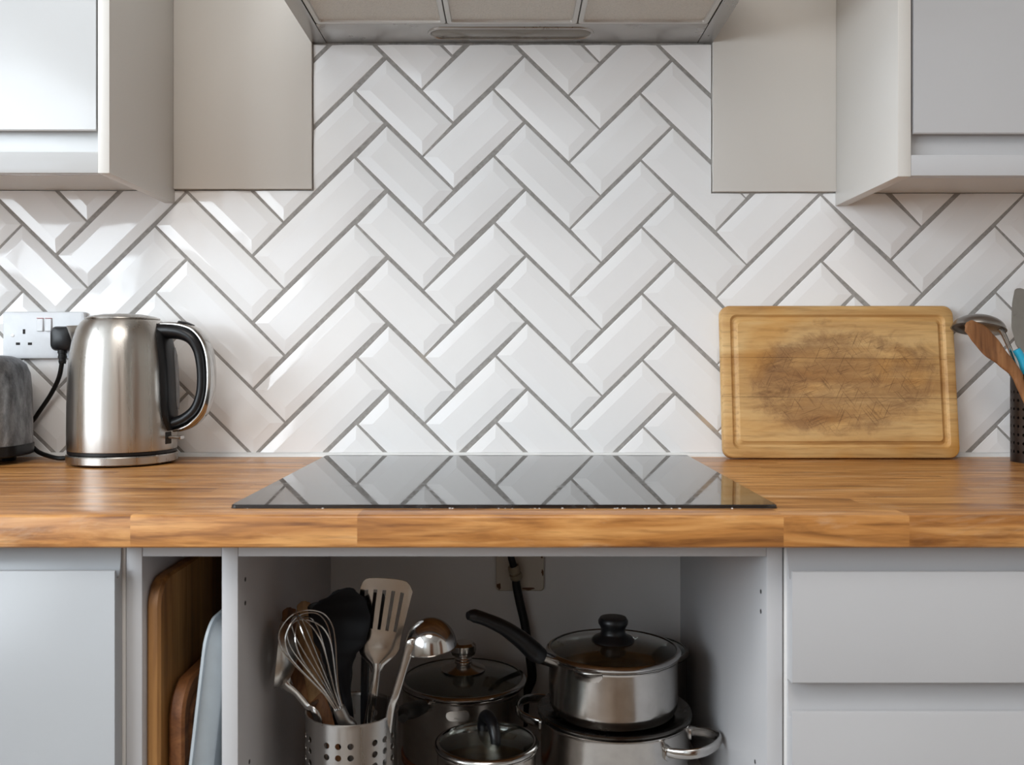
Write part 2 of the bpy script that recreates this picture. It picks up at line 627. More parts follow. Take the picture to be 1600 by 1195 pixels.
struct(obj('wall_left', wall_with_hole('y', YB, 0.008, YL - .1, YL, -3.35, -0.85, 1.0, 2.24), M_plaster, smooth=0))
struct(obj('wall_front', wall_with_hole('x', YL - .1, YR + .1, YB - .1, YB, -1.80, -1.05, 1.05, 2.20), M_plaster, smooth=0))
for nm, ax, u0, u1, c0, c1, hh in (('window_1', 'y', -3.35, -0.85, 1.0, 2.24, YL - .05), ('added_window_2', 'x', -1.80, -1.05, 1.05, 2.20, YB - .05)):  # the rear window is an added, unseen opening for fill light
    bm = BM()
    t_ = 0.045
    cuts = [u0 + t_ / 2, (u0 + u1) / 2, u1 - t_ / 2]
    for u in cuts:
        a = (u - t_ / 2, u + t_ / 2)
        if ax == 'y':
            box(bm, hh - .02, hh + .02, a[0], a[1], c0, c1)
        else:
            box(bm, a[0], a[1], hh - .02, hh + .02, c0, c1)
    for z in (c0 + t_ / 2, c0 + 0.36 * (c1 - c0) + .3, c1 - t_ / 2):
        if ax == 'y':
            box(bm, hh - .018, hh + .018, u0, u1, z - t_ / 2, z + t_ / 2)
        else:
            box(bm, u0, u1, hh - .018, hh + .018, z - t_ / 2, z + t_ / 2)
    struct(obj(nm, bm, M_satin, smooth=0))
# unseen brown door added on the rear wall to darken reflections in steel
bm = BM()
box(bm, -0.15, 0.70, YB, YB + .045, 0, 2.05)
for (a, b) in ((0.15, 0.95), (1.08, 1.92)):
    box(bm, -0.03, 0.24, YB + .045, YB + .055, a, b, .004)
    box(bm, 0.31, 0.58, YB + .045, YB + .055, a, b, .004)
struct(obj('added_door_1', bm, M_oakdoor, smooth=0))
bm = BM()  # second unseen brown door, added on the right wall for its reflection
box(bm, YR - .045, YR, -2.75, -1.90, 0, 2.05)
for (a, b) in ((0.15, 0.95), (1.08, 1.92)):
    box(bm, YR - .055, YR - .045, -2.64, -2.37, a, b, .004)
    box(bm, YR - .055, YR - .045, -2.28, -2.01, a, b, .004)
struct(obj('added_door_2', bm, M_oakdoor, smooth=0))

# ------------------------------------------------------------------ tiles
XL_P, XR_P = -0.3277, 0.3288       # inner edges of the painted boards
ZB_L, ZB_R = 1.3483, 1.3440        # their lower edges
ZT = 1.5878                        # underside of the hood
ZS = 0.9168                        # lower end of the tiling
bm = BM()
box(bm, -1.30, 1.30, 0.0028, 0.0085, WT - .03, 1.3483)
box(bm, XL_P - .004, XR_P + .004, 0.0028, 0.0085, 1.3483, 1.60)
obj('grout', bm, M_grout, wall_back, smooth=0)

COLS = [  # centre lines of the joints round one tile of every column: left, top, right, bottom corner (px)
    ((-376, 455), (-223, 302), (-173, 354), (-326, 507)),
    ((-223, 302), (-173, 250), (-70, 351), (-120, 405)),
    ((-120, 405), (-16, 300), (34, 350), (-70, 455)),
    ((-16, 402), (34, 350), (137, 451), (87, 503)),
    ((88, 503), (241, 352), (291, 404), (137, 555)),
    ((241, 352), (291, 300), (444, 452), (394, 504)),
    ((394, 400), (553, 244), (603, 296), (444, 452)),
    ((553.5, 141), (603, 90), (709, 193), (659.5, 245)),
    ((659, 245), (770, 138), (820, 190), (709, 296)),
    ((770.5, 138), (820, 86), (939, 202), (889, 254)),
    ((889, 254), (1000.5, 145), (1051, 197), (939, 307)),
    ((1001, 249), (1052, 197.5), (1168, 310), (1119, 362)),
    ((1119, 466), (1283, 303), (1334, 356), (1168, 519)),
    ((1284, 304), (1334, 252), (1442, 354), (1393, 406)),
    ((1393, 406), (1555, 248), (1605, 300), (1442, 459)),
    ((1555, 352), (1605, 300), (1758, 452), (1708, 504)),
    ((1708, 504), (1861, 352), (1911, 404), (1758, 556)),
]
PER = (0.9, 104.35)
kw = CD / F


def inset_quad(q, d):
    n = len(q)
    out = []
    ctr = sum(q, Vector((0, 0))) / n
    lines = []
    for i in range(n):
        a, b = q[i], q[(i + 1) % n]
        t = (b - a).normalized()
        nn = Vector((-t.y, t.x))
        if nn.dot(ctr - a) < 0:
            nn = -nn
        lines.append((a + nn * d, t))
    for i in range(n):
        (p, t), (p2, t2) = lines[i - 1], lines[i]
        den = t.x * t2.y - t.y * t2.x
        s = ((p2.x - p.x) * t2.y - (p2.y - p.y) * t2.x) / den
        out.append(p + t * s)
    return out


def clip(bm, co, no):
    g = bm.verts[:] + bm.edges[:] + bm.faces[:]
    bmesh.ops.bisect_plane(bm, geom=g, dist=1e-6, plane_co=co, plane_no=no, clear_outer=True)


def tile_mesh(q):
    bm = BM()
    tilt = [random.uniform(-.00025, .00025) for _ in range(4)]
    a = inset_quad(q, 0.00160)
    b = inset_quad(q, 0.0024)
    c = inset_quad(q, 0.0024 + random.uniform(.0128, .0142))
    c2 = inset_quad(q, 0.0024 + .0158)
    rs = []
    for ring, y in ((a, 0.006), (a, 0.0030), (b, 0.0022), (c, 0.0002), (c2, -0.0001)):
        rs.append([Vector((p.x, y + (tilt[i] if y < .003 else 0), p.y)) for i, p in enumerate(ring)])
    rings(bm, rs, cap0=False, cap1=True)
    return bm


ntile = 0
for L_, T_, R_, B_ in COLS:
    for k in range(-7, 8):
        q = []
        for (px, py) in (L_, T_, R_, B_):
            px = px + PER[0] * k
            py = py + PER[1] * k
            q.append(Vector(((px - 800) * kw, CZ - (py - 560) * kw)))
        jit = Vector((random.uniform(-.0003, .0003), random.uniform(-.0003, .0003)))
        q = [p + jit for p in q]
        zmin, zmax = min(p.y for p in q), max(p.y for p in q)
        xmin, xmax = min(p.x for p in q), max(p.x for p in q)
        if zmax < ZS + .003 or xmax < -1.28 or xmin > 1.28:
            continue
        parts = []
        zb = (ZB_L if (xmin + xmax) < 0 else ZB_R) - .0022
        if zmin < zb:
            m = tile_mesh(q)
            clip(m, (0, 0, ZS), (0, 0, -1))
            clip(m, (0, 0, zb), (0, 0, 1))
            clip(m, (-1.28, 0, 0), (-1, 0, 0))
            clip(m, (1.28, 0, 0), (1, 0, 0))
            parts.append(m)
        if zmax > zb and xmax > XL_P + .002 and xmin < XR_P - .002 and zmin < ZT - .004:
            m = tile_mesh(q)
            clip(m, (0, 0, zb), (0, 0, -1))
            clip(m, (XL_P + .0020, 0, 0), (-1, 0, 0))
            clip(m, (XR_P - .0020, 0, 0), (1, 0, 0))
            clip(m, (0, 0, ZT - .0022), (0, 0, 1))
            parts.append(m)
        parts = [m for m in parts if len(m.faces) > 0]
        if not parts:
            continue
        bm = BM()
        for m in parts:
            me = bpy.data.meshes.new('t')
            m.to_mesh(me)
            bm.from_mesh(me)
            bpy.data.meshes.remove(me)
            m.free()
        bmesh.ops.remove_doubles(bm, verts=bm.verts, dist=2e-5)
        # close the cut rims down to the wall with side faces
        be = [e for e in bm.edges if e.is_boundary and (e.verts[0].co.y < .0058 or e.verts[1].co.y < .0058)]
        ex = bmesh.ops.extrude_edge_only(bm, edges=be)
        for v in ex['geom']:
            if isinstance(v, bmesh.types.BMVert):
                v.co.y = 0.006
        if sum(f.calc_area() for f in bm.faces) < 5e-5:
            bm.free()
            continue
        ctr = Vector(((xmin + xmax) / 2, 0, (zmin + zmax) / 2))
        for v in bm.verts:
            v.co -= ctr
        bmesh.ops.recalc_face_normals(bm, faces=bm.faces)
        # normals must look out of the wall
        s = sum(f.normal.y * f.calc_area() for f in bm.faces)
        if s > 0:
            bmesh.ops.reverse_faces(bm, faces=bm.faces)
        obj('tile', bm, M_tile, wall_back, loc=ctr, smooth=4, recalc=False)
        ntile += 1

# painted boards beside the hood, sealant along the worktop
struct(obj('trim_1', box(BM(), -0.5536, XL_P, -0.006, 0.008, ZB_L, 2.05, .0008), M_panel, smooth=30))
struct(obj('trim_2', box(BM(), XR_P, 0.5305, -0.006, 0.008, ZB_R, 2.05, .0008), M_panel, smooth=30))
bm = BM()
poly = [(0.0028, WT), (-0.0050, WT), (-0.0042, WT + .0025), (-0.0015, WT + .0058), (0.0028, WT + .0068)]
extrude_yz(bm, poly, -1.28, 1.28)
struct(obj('trim_3', bm, M_seal, smooth=50))

# ------------------------------------------------------------------ worktop of oak staves
YF = 0.964 - CD       # front edge of the worktop
wt = thing('worktop', 'long oiled oak block worktop carrying the black hob', 'worktop', (0, -0.29, WT))
rows = 14
dy = (0.0 - YF) / rows
for r in range(rows):
    y0 = YF + r * dy
    if r == 0:
        xs = [-1.28, -0.86, -0.392, -0.159, 0.279, 0.408, 0.93, 1.28]
    else:
        x = -1.28 - random.uniform(0, .5)
        xs = [-1.28]
        while x < 1.28:
            x += random.uniform(.35, .75)
            if -1.2 < x < 1.2:
                xs.append(x)
        xs.append(1.28)
    for a, b in zip(xs[:-1], xs[1:]):
        bm = BM()
        if r == 0:
            poly = [(y0, WT - .0335 + .0015), (y0, WT - .003), (y0 + .0012, WT - .0008), (y0 + .0032, WT), (y0 + dy, WT), (y0 + dy, WT - .0335), (y0 + .0015, WT - .0335)]
            extrude_yz(bm, poly, a, b)
        else:
            box(bm, a, b, y0, y0 + dy, WT - .0335, WT)
        c = Vector(((a + b) / 2, (y0 + dy / 2), WT - .017))
        for v in bm.verts:
            v.co -= c
        obj('stave', bm, M_oak, wt, loc=c - Vector(wt.location), smooth=40)

# ------------------------------------------------------------------ hob
hob = thing('hob', 'black glass hob let into the oak worktop below the extractor hood', 'hob', (-0.0085, -0.272, WT))
bm = BM()
hw, hd = 0.588, 0.522
rs = []
for ins, z in ((0.002, 0.0002), (0.0, 0.0008), (0.0, 0.0030), (0.0012, 0.0040)):
    rs.append([(x, y, z) for x, y in rrect(hw - 2 * ins, hd - 2 * ins, 0.006)])
rings(bm, rs)
obj('glass_plate', bm, M_hob, hob, smooth=20)
bm = BM()
o_ = rrect(hw + .001, hd + .001, .006)
i_ = rrect(hw - .012, hd - .012, .004)
rings(bm, [[(x, y, 0.0) for x, y in o_], [(x, y, .0007) for x, y in o_], [(x, y, .0007) for x, y in i_], [(x, y, 0.0) for x, y in i_]], False, False)
obj('seal', bm, M_dark, hob, smooth=0)
bm = BM()
for i in range(34):
    x = random.choice([random.gauss(.02, .09), random.gauss(.16, .05), random.uniform(-.29, .29)])
    s = random.uniform(.0003, .0008)
    m = bmesh.ops.create_icosphere(bm, subdivisions=1, radius=s)
    for v in m['verts']:
        v.co.x = v.co.x * random.uniform(1, 2.5) + max(-.288, min(.288, x))
        v.co.y += -.2622 - random.uniform(0, .0012)
        v.co.z += s * .6
o = obj('crumbs', bm, M_seal, None, loc=(hob.location.x, hob.location.y, WT), smooth=0)
o['kind'] = 'stuff'
tag(o, 'pale crumbs along the front edge of the hob', 'crumbs')

# ------------------------------------------------------------------ wall cabinets
FY = 1.291 - CD       # front plane of the wall cabinets (-0.25)


def wall_cab(name, label, side, xin, xout, door_in, xfar, zbot, zface, zrail_top, zrail_bot, gloss):
    t = thing(name, label, 'cabinet', ((xin + xfar) / 2, FY / 2, zbot))
    off = Vector(t.location)

    def part(nm, bm, mat, par=t, base=off):
        for v in bm.verts:
            v.co -= base
        return obj(nm, bm, mat, par, smooth=30)
    a, b = sorted((xin, xout))
    part('side_panel', box(BM(), a, b, FY, -0.0004, zbot, 2.05, .0007), M_panelcab)
    far = xfar + (0.016 if side > 0 else -0.016)
    a, b = sorted((xfar, far))
    part('side_panel', box(BM(), a, b, FY, -0.0004, zbot, 2.05, .0007), M_panelcab)
    a, b = sorted((xout, xfar))
    part('bottom_panel', box(BM(), a, b, FY + .021, -0.0004, zbot + .0215, zbot + .0375), M_panelcab)
    part('top_panel', box(BM(), a, b, FY + .021, -0.0004, 2.034, 2.05), M_panelcab)
    part('bottom_rail', box(BM(), a, b, FY + .0004, FY + .0185, zrail_bot, zrail_top, .0008), gloss)
    # door with a finger groove along its lower edge
    f, bk = FY, FY + .020
    poly = [(bk, 2.045), (bk, zrail_top + .0016), (bk - .005, zrail_top + .0016), (bk - .0055, zface + .004), (bk - .008, zface + .009), (f + .008, zface + .010),
            (f + .0055, zface + .006), (f + .005, zface + .0015), (f + .0035, zface), (f + .0012, zface + .0002), (f, zface + .0018), (f, 2.045)]
    a, b = sorted((door_in, xfar - (0.002 if side > 0 else -0.002)))
    bm = BM()
    extrude_yz(bm, poly, a, b)
    part('door', bm, gloss)
    return t


wall_cab('wall_cabinet', 'glossy white wall cabinet upper left of the hood, above the kettle', -1, -0.5536, -0.5696, -0.5722, -1.17,
         1.3258, 1.3843, 1.3552, 1.3262, M_white)
wall_cab('wall_cabinet', 'matt off-white wall cabinet upper right of the hood, above the chopping board', 1, 0.5305, 0.5487, 0.5524, 1.15,
         1.3212, 1.3799, 1.3509, 1.3224, M_satin)

# ------------------------------------------------------------------ extractor hood
hood = thing('extractor_hood', 'grey steel extractor hood with three mesh filters above the tiles', 'hood', (0, -0.25, ZT))
ho = Vector(hood.location)


def hp(nm, bm, mat, par=hood, base=ho, smooth=30):
    for v in bm.verts:
        v.co -= base
    return obj(nm, bm, mat, par, smooth=smooth)


yr = 1.453 - CD       # rear edge of the filters
yf = -0.46
bm = BM()
box(bm, -.3288, -.3046, -.50, -0.0004, ZT, ZT + .05, .0006)
hp('side_trim', bm, M_hood)
hp('side_trim', box(BM(), .3046, .3288, -.50, -0.0004, ZT, ZT + .05, .0006), M_hood)
hp('rear_strip', box(BM(), -.3040, .3040, yr + .0006, -0.0004, ZT + .0008, ZT + .05, .0006), M_hood)
hp('front_strip', box(BM(), -.3040, .3040, -.50, yf - .002, ZT + .0008, ZT + .05, .0006), M_hood)
hp('canopy', box(BM(), -.3288, .3288, -.50, -0.0004, ZT + .0502, ZT + .12, .002), M_hood)
hp('chimney', box(BM(), -.15, .15, -.30, -0.0004, ZT + .1202, 2.449, .002), M_hood)
fw = (0.3040 * 2) / 3
for i in range(3):
    x0 = -.3040 + fw * i + .0008
    x1 = -.3040 + fw * (i + 1) - .0008
    cx, cy = (x0 + x1) / 2, (yr + yf) / 2
    w, h = x1 - x0, yr - yf
    bm = BM()
    o_ = rrect(w, h, .004, 4, cx, cy)
    o2 = rrect(w - .002, h - .002, .004, 4, cx, cy)
    i2 = rrect(w - .0145, h - .0145, .003, 4, cx, cy)
    i_ = rrect(w - .017, h - .017, .003, 4, cx, cy)
    rings(bm, [[(x, y, ZT + .009) for x, y in o_], [(x, y, ZT + .0015) for x, y in o_], [(x, y, ZT + .0006) for x, y in o2],
               [(x, y, ZT + .0006) for x, y in i2], [(x, y, ZT + .0040) for x, y in i_]], False, False)
    hp('filter_frame', bm, M_alu)
    hp('filter_mesh', box(BM(), x0 + .008, x1 - .008, yf + .008, yr - .008, ZT + .0036, ZT + .008), M_mesh, smooth=0)
bm = BM()
lx0, lx1, ly0, ly1 = -.1345, .1305, 1.466 - CD, 1.521 - CD
cx, cy, w, h = (lx0 + lx1) / 2, (ly0 + ly1) / 2, lx1 - lx0, ly1 - ly0
rs = []
for ins, z in ((0, .0008), (0.001, -.0012), (.004, -.0016), (.0055, .0002)):
    rs.append([(x, y, ZT + z) for x, y in rrect(w - 2 * ins, h - 2 * ins, h / 2 - ins, 10, cx, cy)])
rings(bm, rs, False, False)
lamp = hp('lamp_surround', bm, M_hood)
bm = BM()
rings(bm, [[(x, y, ZT + .0004) for x, y in rrect(w - .010, h - .010, h / 2 - .005, 10, cx, cy)],
           [(x, y, ZT - .0010) for x, y in rrect(w - .016, h - .016, h / 2 - .008, 10, cx, cy)]], False, True)
hp('lamp_lens', bm, plain('frosted_lens', (0.22, 0.20, 0.165, 1), 0.2))

# ------------------------------------------------------------------ base cabinets
CY = -0.5393          # carcase front
DF = 0.982 - CD       # door front (-0.559)
ZW = WT - .0336       # underside of the worktop
BY = -0.028           # face of the back panels


def holder_of(t):
    off = Vector(t.location)

    def part(nm, bm, mat, smooth=30, par=t):
        for v in bm.verts:
            v.co -= off
        return obj(nm, bm, mat, par, smooth=smooth)
    return part


def jfront(x0, x1, zb, zf, zt):
    """drawer or door front with a finger groove behind its top lip"""
    f, bk = DF, CY - .0002
    poly = [(bk, zb), (f + .0012, zb), (f, zb + .0012), (f, zf - .0022), (f + .0008, zf - .0006), (f + .0026, zf), (f + .0042, zf - .0010), (f + .0048, zf - .0035),
            (f + .0055, zf - .0085), (f + .0085, zf - .0105), (f + .0115, zf - .0085), (f + .0135, zf - .001), (bk - .0042, zf + .008), (bk - .0036, zt), (bk, zt)]
    bm = BM()
    extrude_yz(bm, poly, x0, x1)
    return bm


# left unit
t = thing('base_cabinet', 'white base cabinet with a plain closed door below the kettle', 'cabinet', (-0.72, -0.29, 0.12))
p = holder_of(t)
p('side_panel', box(BM(), -.4300, -.4122, CY, BY + .016, .12, ZW, .0006), M_carc)
p('side_panel', box(BM(), -1.03, -1.012, CY, BY + .016, .12, ZW, .0006), M_carc)
p('bottom_panel', box(BM(), -1.012, -.4300, CY + .001, BY + .016, .12, .138), M_carc)
p('back_panel', box(BM(), -1.012, -.4300, BY, BY + .016, .138, ZW), M_carc)
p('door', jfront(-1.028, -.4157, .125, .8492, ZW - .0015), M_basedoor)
# narrow open unit
t = thing('tray_cabinet', 'narrow open white cabinet slot storing upright boards and a tray', 'cabinet', (-0.36, -0.29, 0.40))
p = holder_of(t)
p('side_panel', box(BM(), -.4116, -.3947, CY, BY + .016, .12, ZW, .0006), M_satin)
p('top_rail', box(BM(), -.3944, -.3100, CY + .0006, CY + .0186, .8597, ZW, .0005), M_satin)
p('back_panel', box(BM(), -.3944, -.3100, BY, BY + .016, .12, ZW), M_carc)
p('bottom_panel', box(BM(), -.3944, -.3100, CY + .001, BY, .532, .55), M_carc)
# open unit below the hob
SH = 0.4885
t = thing('open_cabinet', 'wide open white cabinet under the hob holding pans and utensils', 'cabinet', (-0.01, -0.29, 0.40))
p = holder_of(t)
p('side_panel', box(BM(), -.3097, -.2925, CY, BY + .016, .12, ZW, .0006), M_satin)
p('side_panel', box(BM(), .2718, .2886, CY, BY + .016, .12, ZW, .0006), M_satin)
p('top_rail', box(BM(), -.2923, .2716, CY + .0006, CY + .0186, .8597, ZW, .0005), M_satin)
p('back_panel', box(BM(), -.2923, .2716, BY, BY + .016, .12, ZW), M_carc)
p('shelf', box(BM(), -.2923, .2716, CY + .004, BY, SH - .018, SH, .0006), M_carc)
for sx, x in ((1, -.2925), (-1, .2718)):
    for (px, py) in (((383, 905), (383, 942), (389.5, 1190)) if sx > 0 else ((1189, 924), (1189, 955), (1180, 1190))):
        d = x * F / (px - 800)
        c = P(px, py, d)
        bm = BM()
        lathe(bm, [(0.0024, -.0003), (0.0026, .0004), (0.0018, .0004), (0.0016, .0001), (0, .0001)], 12)
        put(bm, Matrix.Translation((x, c.y, c.z)) @ Matrix.Rotation(R(90 * sx), 4, 'Y'))
        p('peg_hole', bm, M_dark)
# drawer unit
t = thing('drawer_cabinet', 'white drawer cabinet with lipped drawer fronts below the chopping board', 'cabinet', (0.59, -0.29, 0.12))
p = holder_of(t)
p('side_panel', box(BM(), .2905, .3080, CY, BY + .016, .12, ZW, .0006), M_carc)
p('side_panel', box(BM(), .875, .893, CY, BY + .016, .12, ZW, .0006), M_carc)
p('back_panel', box(BM(), .3080, .875, BY, BY + .016, .12, ZW), M_carc)
p('bottom_panel', box(BM(), .3080, .875, CY + .001, BY, .12, .138), M_carc)
p('drawer', jfront(.2932, .8905, .7309, .8481, ZW - .0015), M_satin)
p('drawer', jfront(.2932, .8905, .4600, .7015, .7290), M_satin)
p('drawer', jfront(.2932, .8905, .1250, .4310, .4580), M_satin)

# socket plate on the cabinet back, hose and gland
t = thing('cable_plate', 'stained cream outlet plate on the back of the open cabinet', 'plate', (0.013, BY, 0.698))
bm = BM()
rings(bm, [[(x, y, z) for x, z in rrect(.0773 - 2 * i, .0773 - 2 * i, .006, 5, 0, .0387)] for i, y in ((0, -.0002), (0, -.006), (.0015, -.0075))])
obj('faceplate', bm, M_plate, t, smooth=30)
tp = NT('rust_stain')
tp.set(color=srgb(96, 62, 38), rough=0.8)
for (cx_, cz_, sw, sh_) in ((-.034, .008, .006, .010), (.012, .004, .018, .005), (.036, .030, .004, .010), (.035, .055, .003, .006)):
    bm = BM()
    pts = []
    for k in range(12):
        rr_ = 1 + random.uniform(-.35, .35)
        pts.append((cx_ + sw / 2 * rr_ * cos(2 * pi * k / 12), cz_ + sh_ / 2 * rr_ * sin(2 * pi * k / 12)))
    pts = [(max(-.0375, min(.0375, a)), max(.0008, b)) for a, b in pts]
    rings(bm, [[(a, -.0074, b) for a, b in pts], [(a, -.0078, b) for a, b in pts]])
    obj('rust_mark', bm, tp.m, t, smooth=0)
t = thing('supply_cable', 'thick black cable dropping from the outlet plate behind the pans', 'cable', P(806, 890, 1.49))
base = Vector(t.location)
pts = smoothpath([P(797, 862, 1.48), P(800, 876, 1.48), P(805, 893, 1.485), P(807, 915, 1.49), P(812, 940, 1.49), P(819, 970, 1.49), P(824, 1000, 1.488),
                  P(829, 1032, 1.486), P(831, 1060, 1.486), P(822, 1085, 1.486), P(818, 1130, 1.486), (0.018, -.055, SH + .007)], 5)
obj('cable', tube(BM(), [q_ - base for q_ in pts], [.0055, .0055, .0060, .0068, .0070, .0070, .0070, .0075, .0075, .007, .007, .007], 14), M_rubber, t)
bm = BM()
a, b = P(802, 884, 1.484), P(808, 906, 1.489)
ax = (b - a)
lathe(bm, [(0, 0), (.0085, 0), (.0095, .003), (.0095, .009), (.0078, .010), (.0078, .013), (.0100, .014), (.0100, .021), (.0072, .024), (0, .024)], 16)
put(bm, Matrix.Translation(a - base) @ ax.to_track_quat('Z', 'Y').to_matrix().to_4x4())
obj('gland', bm, plain('cream_gland', (0.25, 0.20, 0.13, 1), 0.4), t, smooth=25)

# ------------------------------------------------------------------ chopping boards in the slot
def slot_board(name, label, mat, x0, x1, y0, y1, z0, z1, r, rotz=0, planks=0, groove=False):
    t = thing(name, label, 'chopping board', (x0, (y0 + y1) / 2, z0), (0, 0, R(rotz)))
    w, h, th_ = y1 - y0, z1 - z0, x1 - x0
    rs = []
    prof = [(.003, 0), (0, .003), (0, th_ - .003), (.003, th_)]
    if groove:
        prof += [(.014, th_), (.017, th_ - .004), (.023, th_ - .004), (.026, th_)]
    for i, x in prof:
        rs.append([(x, a, b) for a, b in rrect(w - 2 * i, h - 2 * i, r - i * .5, 7, 0, h / 2)])
    base_ = BM()
    rings(base_, rs)
    me = bpy.data.meshes.new('b')
    base_.to_mesh(me)
    base_.free()
    edges = [-w / 2 - .01 + (w + .02) * k / planks for k in range(planks + 1)]
    for a, b in zip(edges[:-1], edges[1:]):
        bm = BM()
        bm.from_mesh(me)
        for yy, s in ((a, -1), (b, 1)):
            g = bm.verts[:] + bm.edges[:] + bm.faces[:]
            res = bmesh.ops.bisect_plane(bm, geom=g, dist=1e-6, plane_co=(0, yy - s * .00008, 0), plane_no=(0, s, 0), clear_outer=True)
            ed = [e for e in res['geom_cut'] if isinstance(e, bmesh.types.BMEdge)]
            if ed:
                bmesh.ops.contextual_create(bm, geom=ed)
        obj('plank', bm, mat, t, smooth=35)
    bpy.data.meshes.remove(me)
    return t


slot_board('chopping_board', 'tall wooden chopping board upright against the left side of the slot', M_boardend, -.3944, -.3794, -.529, -.13, 0.5501, .832, .030, 0, 9)
slot_board('chopping_board', 'shorter grooved wooden chopping board upright in the middle of the slot', M_boardend2, -.3768, -.3596, -.512, -.20, 0.5501, .712, .038, 0, 5, True)
# plastic tray
t = thing('tray', 'grey-blue plastic tray leaning on the right side of the slot', 'tray', (-.3590, -.36, .5503), (0, R(6.6), 0))
bm = BM()
w, h = .330, .236
rs = []
for i, x in ((.004, .0015), (0, .0), (0, .003), (.006, .0036), (.016, .020), (.020, .0215), (.019, .0190), (.009, .0028), (.004, .0015)):
    rs.append([(x, a, b) for a, b in rrect(w - 2 * i, h - 2 * i, .030 - i * .4, 7, 0, h / 2)])
vr = rings(bm, rs[:7], False, False)
bm.faces.new(vr[5])
vin = rings(bm, rs[6:9], True, False)
obj('tray_shell', bm, M_tray, t, smooth=40)

# ------------------------------------------------------------------ chopping board on the worktop
BW, BH, BT = .378, .2465, .018
t = thing('chopping_board', 'large worn chopping board with juice groove leaning on the white tiles', 'chopping board', (.5265, -.0282, WT), (R(-6.2), 0, 0))
prof = [(.0040, -0.0), (.0012, -.0012), (0, -.0040), (0, -.0135), (.0014, -.0166), (.0045, -.0180), (.0150, -.0180), (.0168, -.0160), (.0186, -.0136), (.0215, -.0130), (.0240, -.0142),
        (.0262, -.0168), (.0275, -.0180), (.050, -.0180)]
rs = []
for i, y in prof:
    rs.append([(a, y, b) for a, b in rrect(BW - 2 * i, BH - 2 * i, max(.016 - i * .35, .006), 7, 0, BH / 2)])
base_ = BM()
rings(base_, rs)
bmesh.ops.recalc_face_normals(base_, faces=base_.faces)
me = bpy.data.meshes.new('b')
base_.to_mesh(me)
base_.free()
for lo, hi in ((None, .0973), (.0973, .161), (.161, None)):
    bm = BM()
    bm.from_mesh(me)
    for z, s in ((lo, -1), (hi, 1)):
        if z is None:
            continue
        g = bm.verts[:] + bm.edges[:] + bm.faces[:]
        res = bmesh.ops.bisect_plane(bm, geom=g, dist=1e-6, plane_co=(-.05, 0, z - s * .00018), plane_no=Vector((.009, 0, 1)) * s, clear_outer=True)
        ed = [e for e in res['geom_cut'] if isinstance(e, bmesh.types.BMEdge)]
        bmesh.ops.contextual_create(bm, geom=ed)
    obj('plank', bm, M_cut, t, smooth=30)
bpy.data.meshes.remove(me)

# ------------------------------------------------------------------ kettle
KX, KY = P(192, 600, 1.455).x, 1.455 - CD
KS = 1.455 / F
kb = thing('power_stand', 'round steel kettle stand with black cable plugged into the socket', 'kettle stand', (KX, KY, WT))
bm = BM()
lathe(bm, [(0, .0002), (.074, .0002), (.076, .0022), (0, .0022)], 64)
obj('foot', bm, M_black, kb)
bm = BM()
lathe(bm, [(0, .0024), (.0785, .0024), (.0808, .0040), (.0812, .0140), (.0800, .0156), (0, .0158)], 72)
obj('steel_ring', bm, M_kettle, kb)
base = Vector((KX, KY, WT))
pts = smoothpath([Vector((KX - .078, KY + .02, WT + .008)), P(95, 716, 1.465), P(75, 712, 1.48), P(60, 706, 1.495), P(50, 698, 1.512), P(30, 690, 1.52), P(22, 672, 1.525), P(48, 660, 1.527),
                  P(62, 642, 1.527), P(80, 615, 1.525), P(92, 590, 1.518), P(97, 566, 1.512)], 6)
cab = obj('cable', tube(BM(), [q_ - base for q_ in pts], .0036, 12), M_rubber, kb)
bm = BM()
# plug: rounded block with a strain relief below
c = P(98, 529, 1.512)
rs = []
for i, y in ((.0015, .020), (0, .018), (0, -.002), (.002, -.006), (.008, -.009)):
    rs.append([(a, y, b) for a, b in rrect(.036 - 2 * i, .039 - 2 * i, .010, 6)])
rings(bm, rs)
put(bm, Matrix.Translation(Vector((c.x, 0, c.z)) + Vector((0, -.031, 0)) - base))
pl = obj('plug', bm, M_black, cab)
bm = BM()
a = P(97.5, 546, 1.512)
b = P(97.5, 569, 1.512)
lathe(bm, [(0, 0), (.0072, 0), (.0072, .006), (.0062, .0065), (.0062, .010), (.0068, .0105), (.0068, .014), (.0055, .0145), (.0055, .018), (.0060, .0185), (.0050, .023), (0, .023)], 16)
put(bm, Matrix.Translation(a - base) @ (b - a).to_track_quat('Z', 'Y').to_matrix().to_4x4())
obj('strain_relief', bm, M_rubber, cab, smooth=25)

kt = thing('kettle', 'brushed steel jug kettle with black and steel handle', 'kettle', (KX, KY, WT + .016))
kz = WT + .016
prof = [(0.0795, .932), (.0800, .934), (.0800, .960), (.0797, .99), (.0790, 1.030), (.0778, 1.055), (.0758, 1.078), (.0722, 1.098), (.0668, 1.1150), (.0600, 1.1265), (.0562, 1.1300)]


def kr(z):
    for (r0, z0), (r1, z1) in zip(prof[:-1], prof[1:]):
        if z0 <= z <= z1:
            return r0 + (r1 - r0) * (z - z0) / (z1 - z0)
    return prof[-1][0]


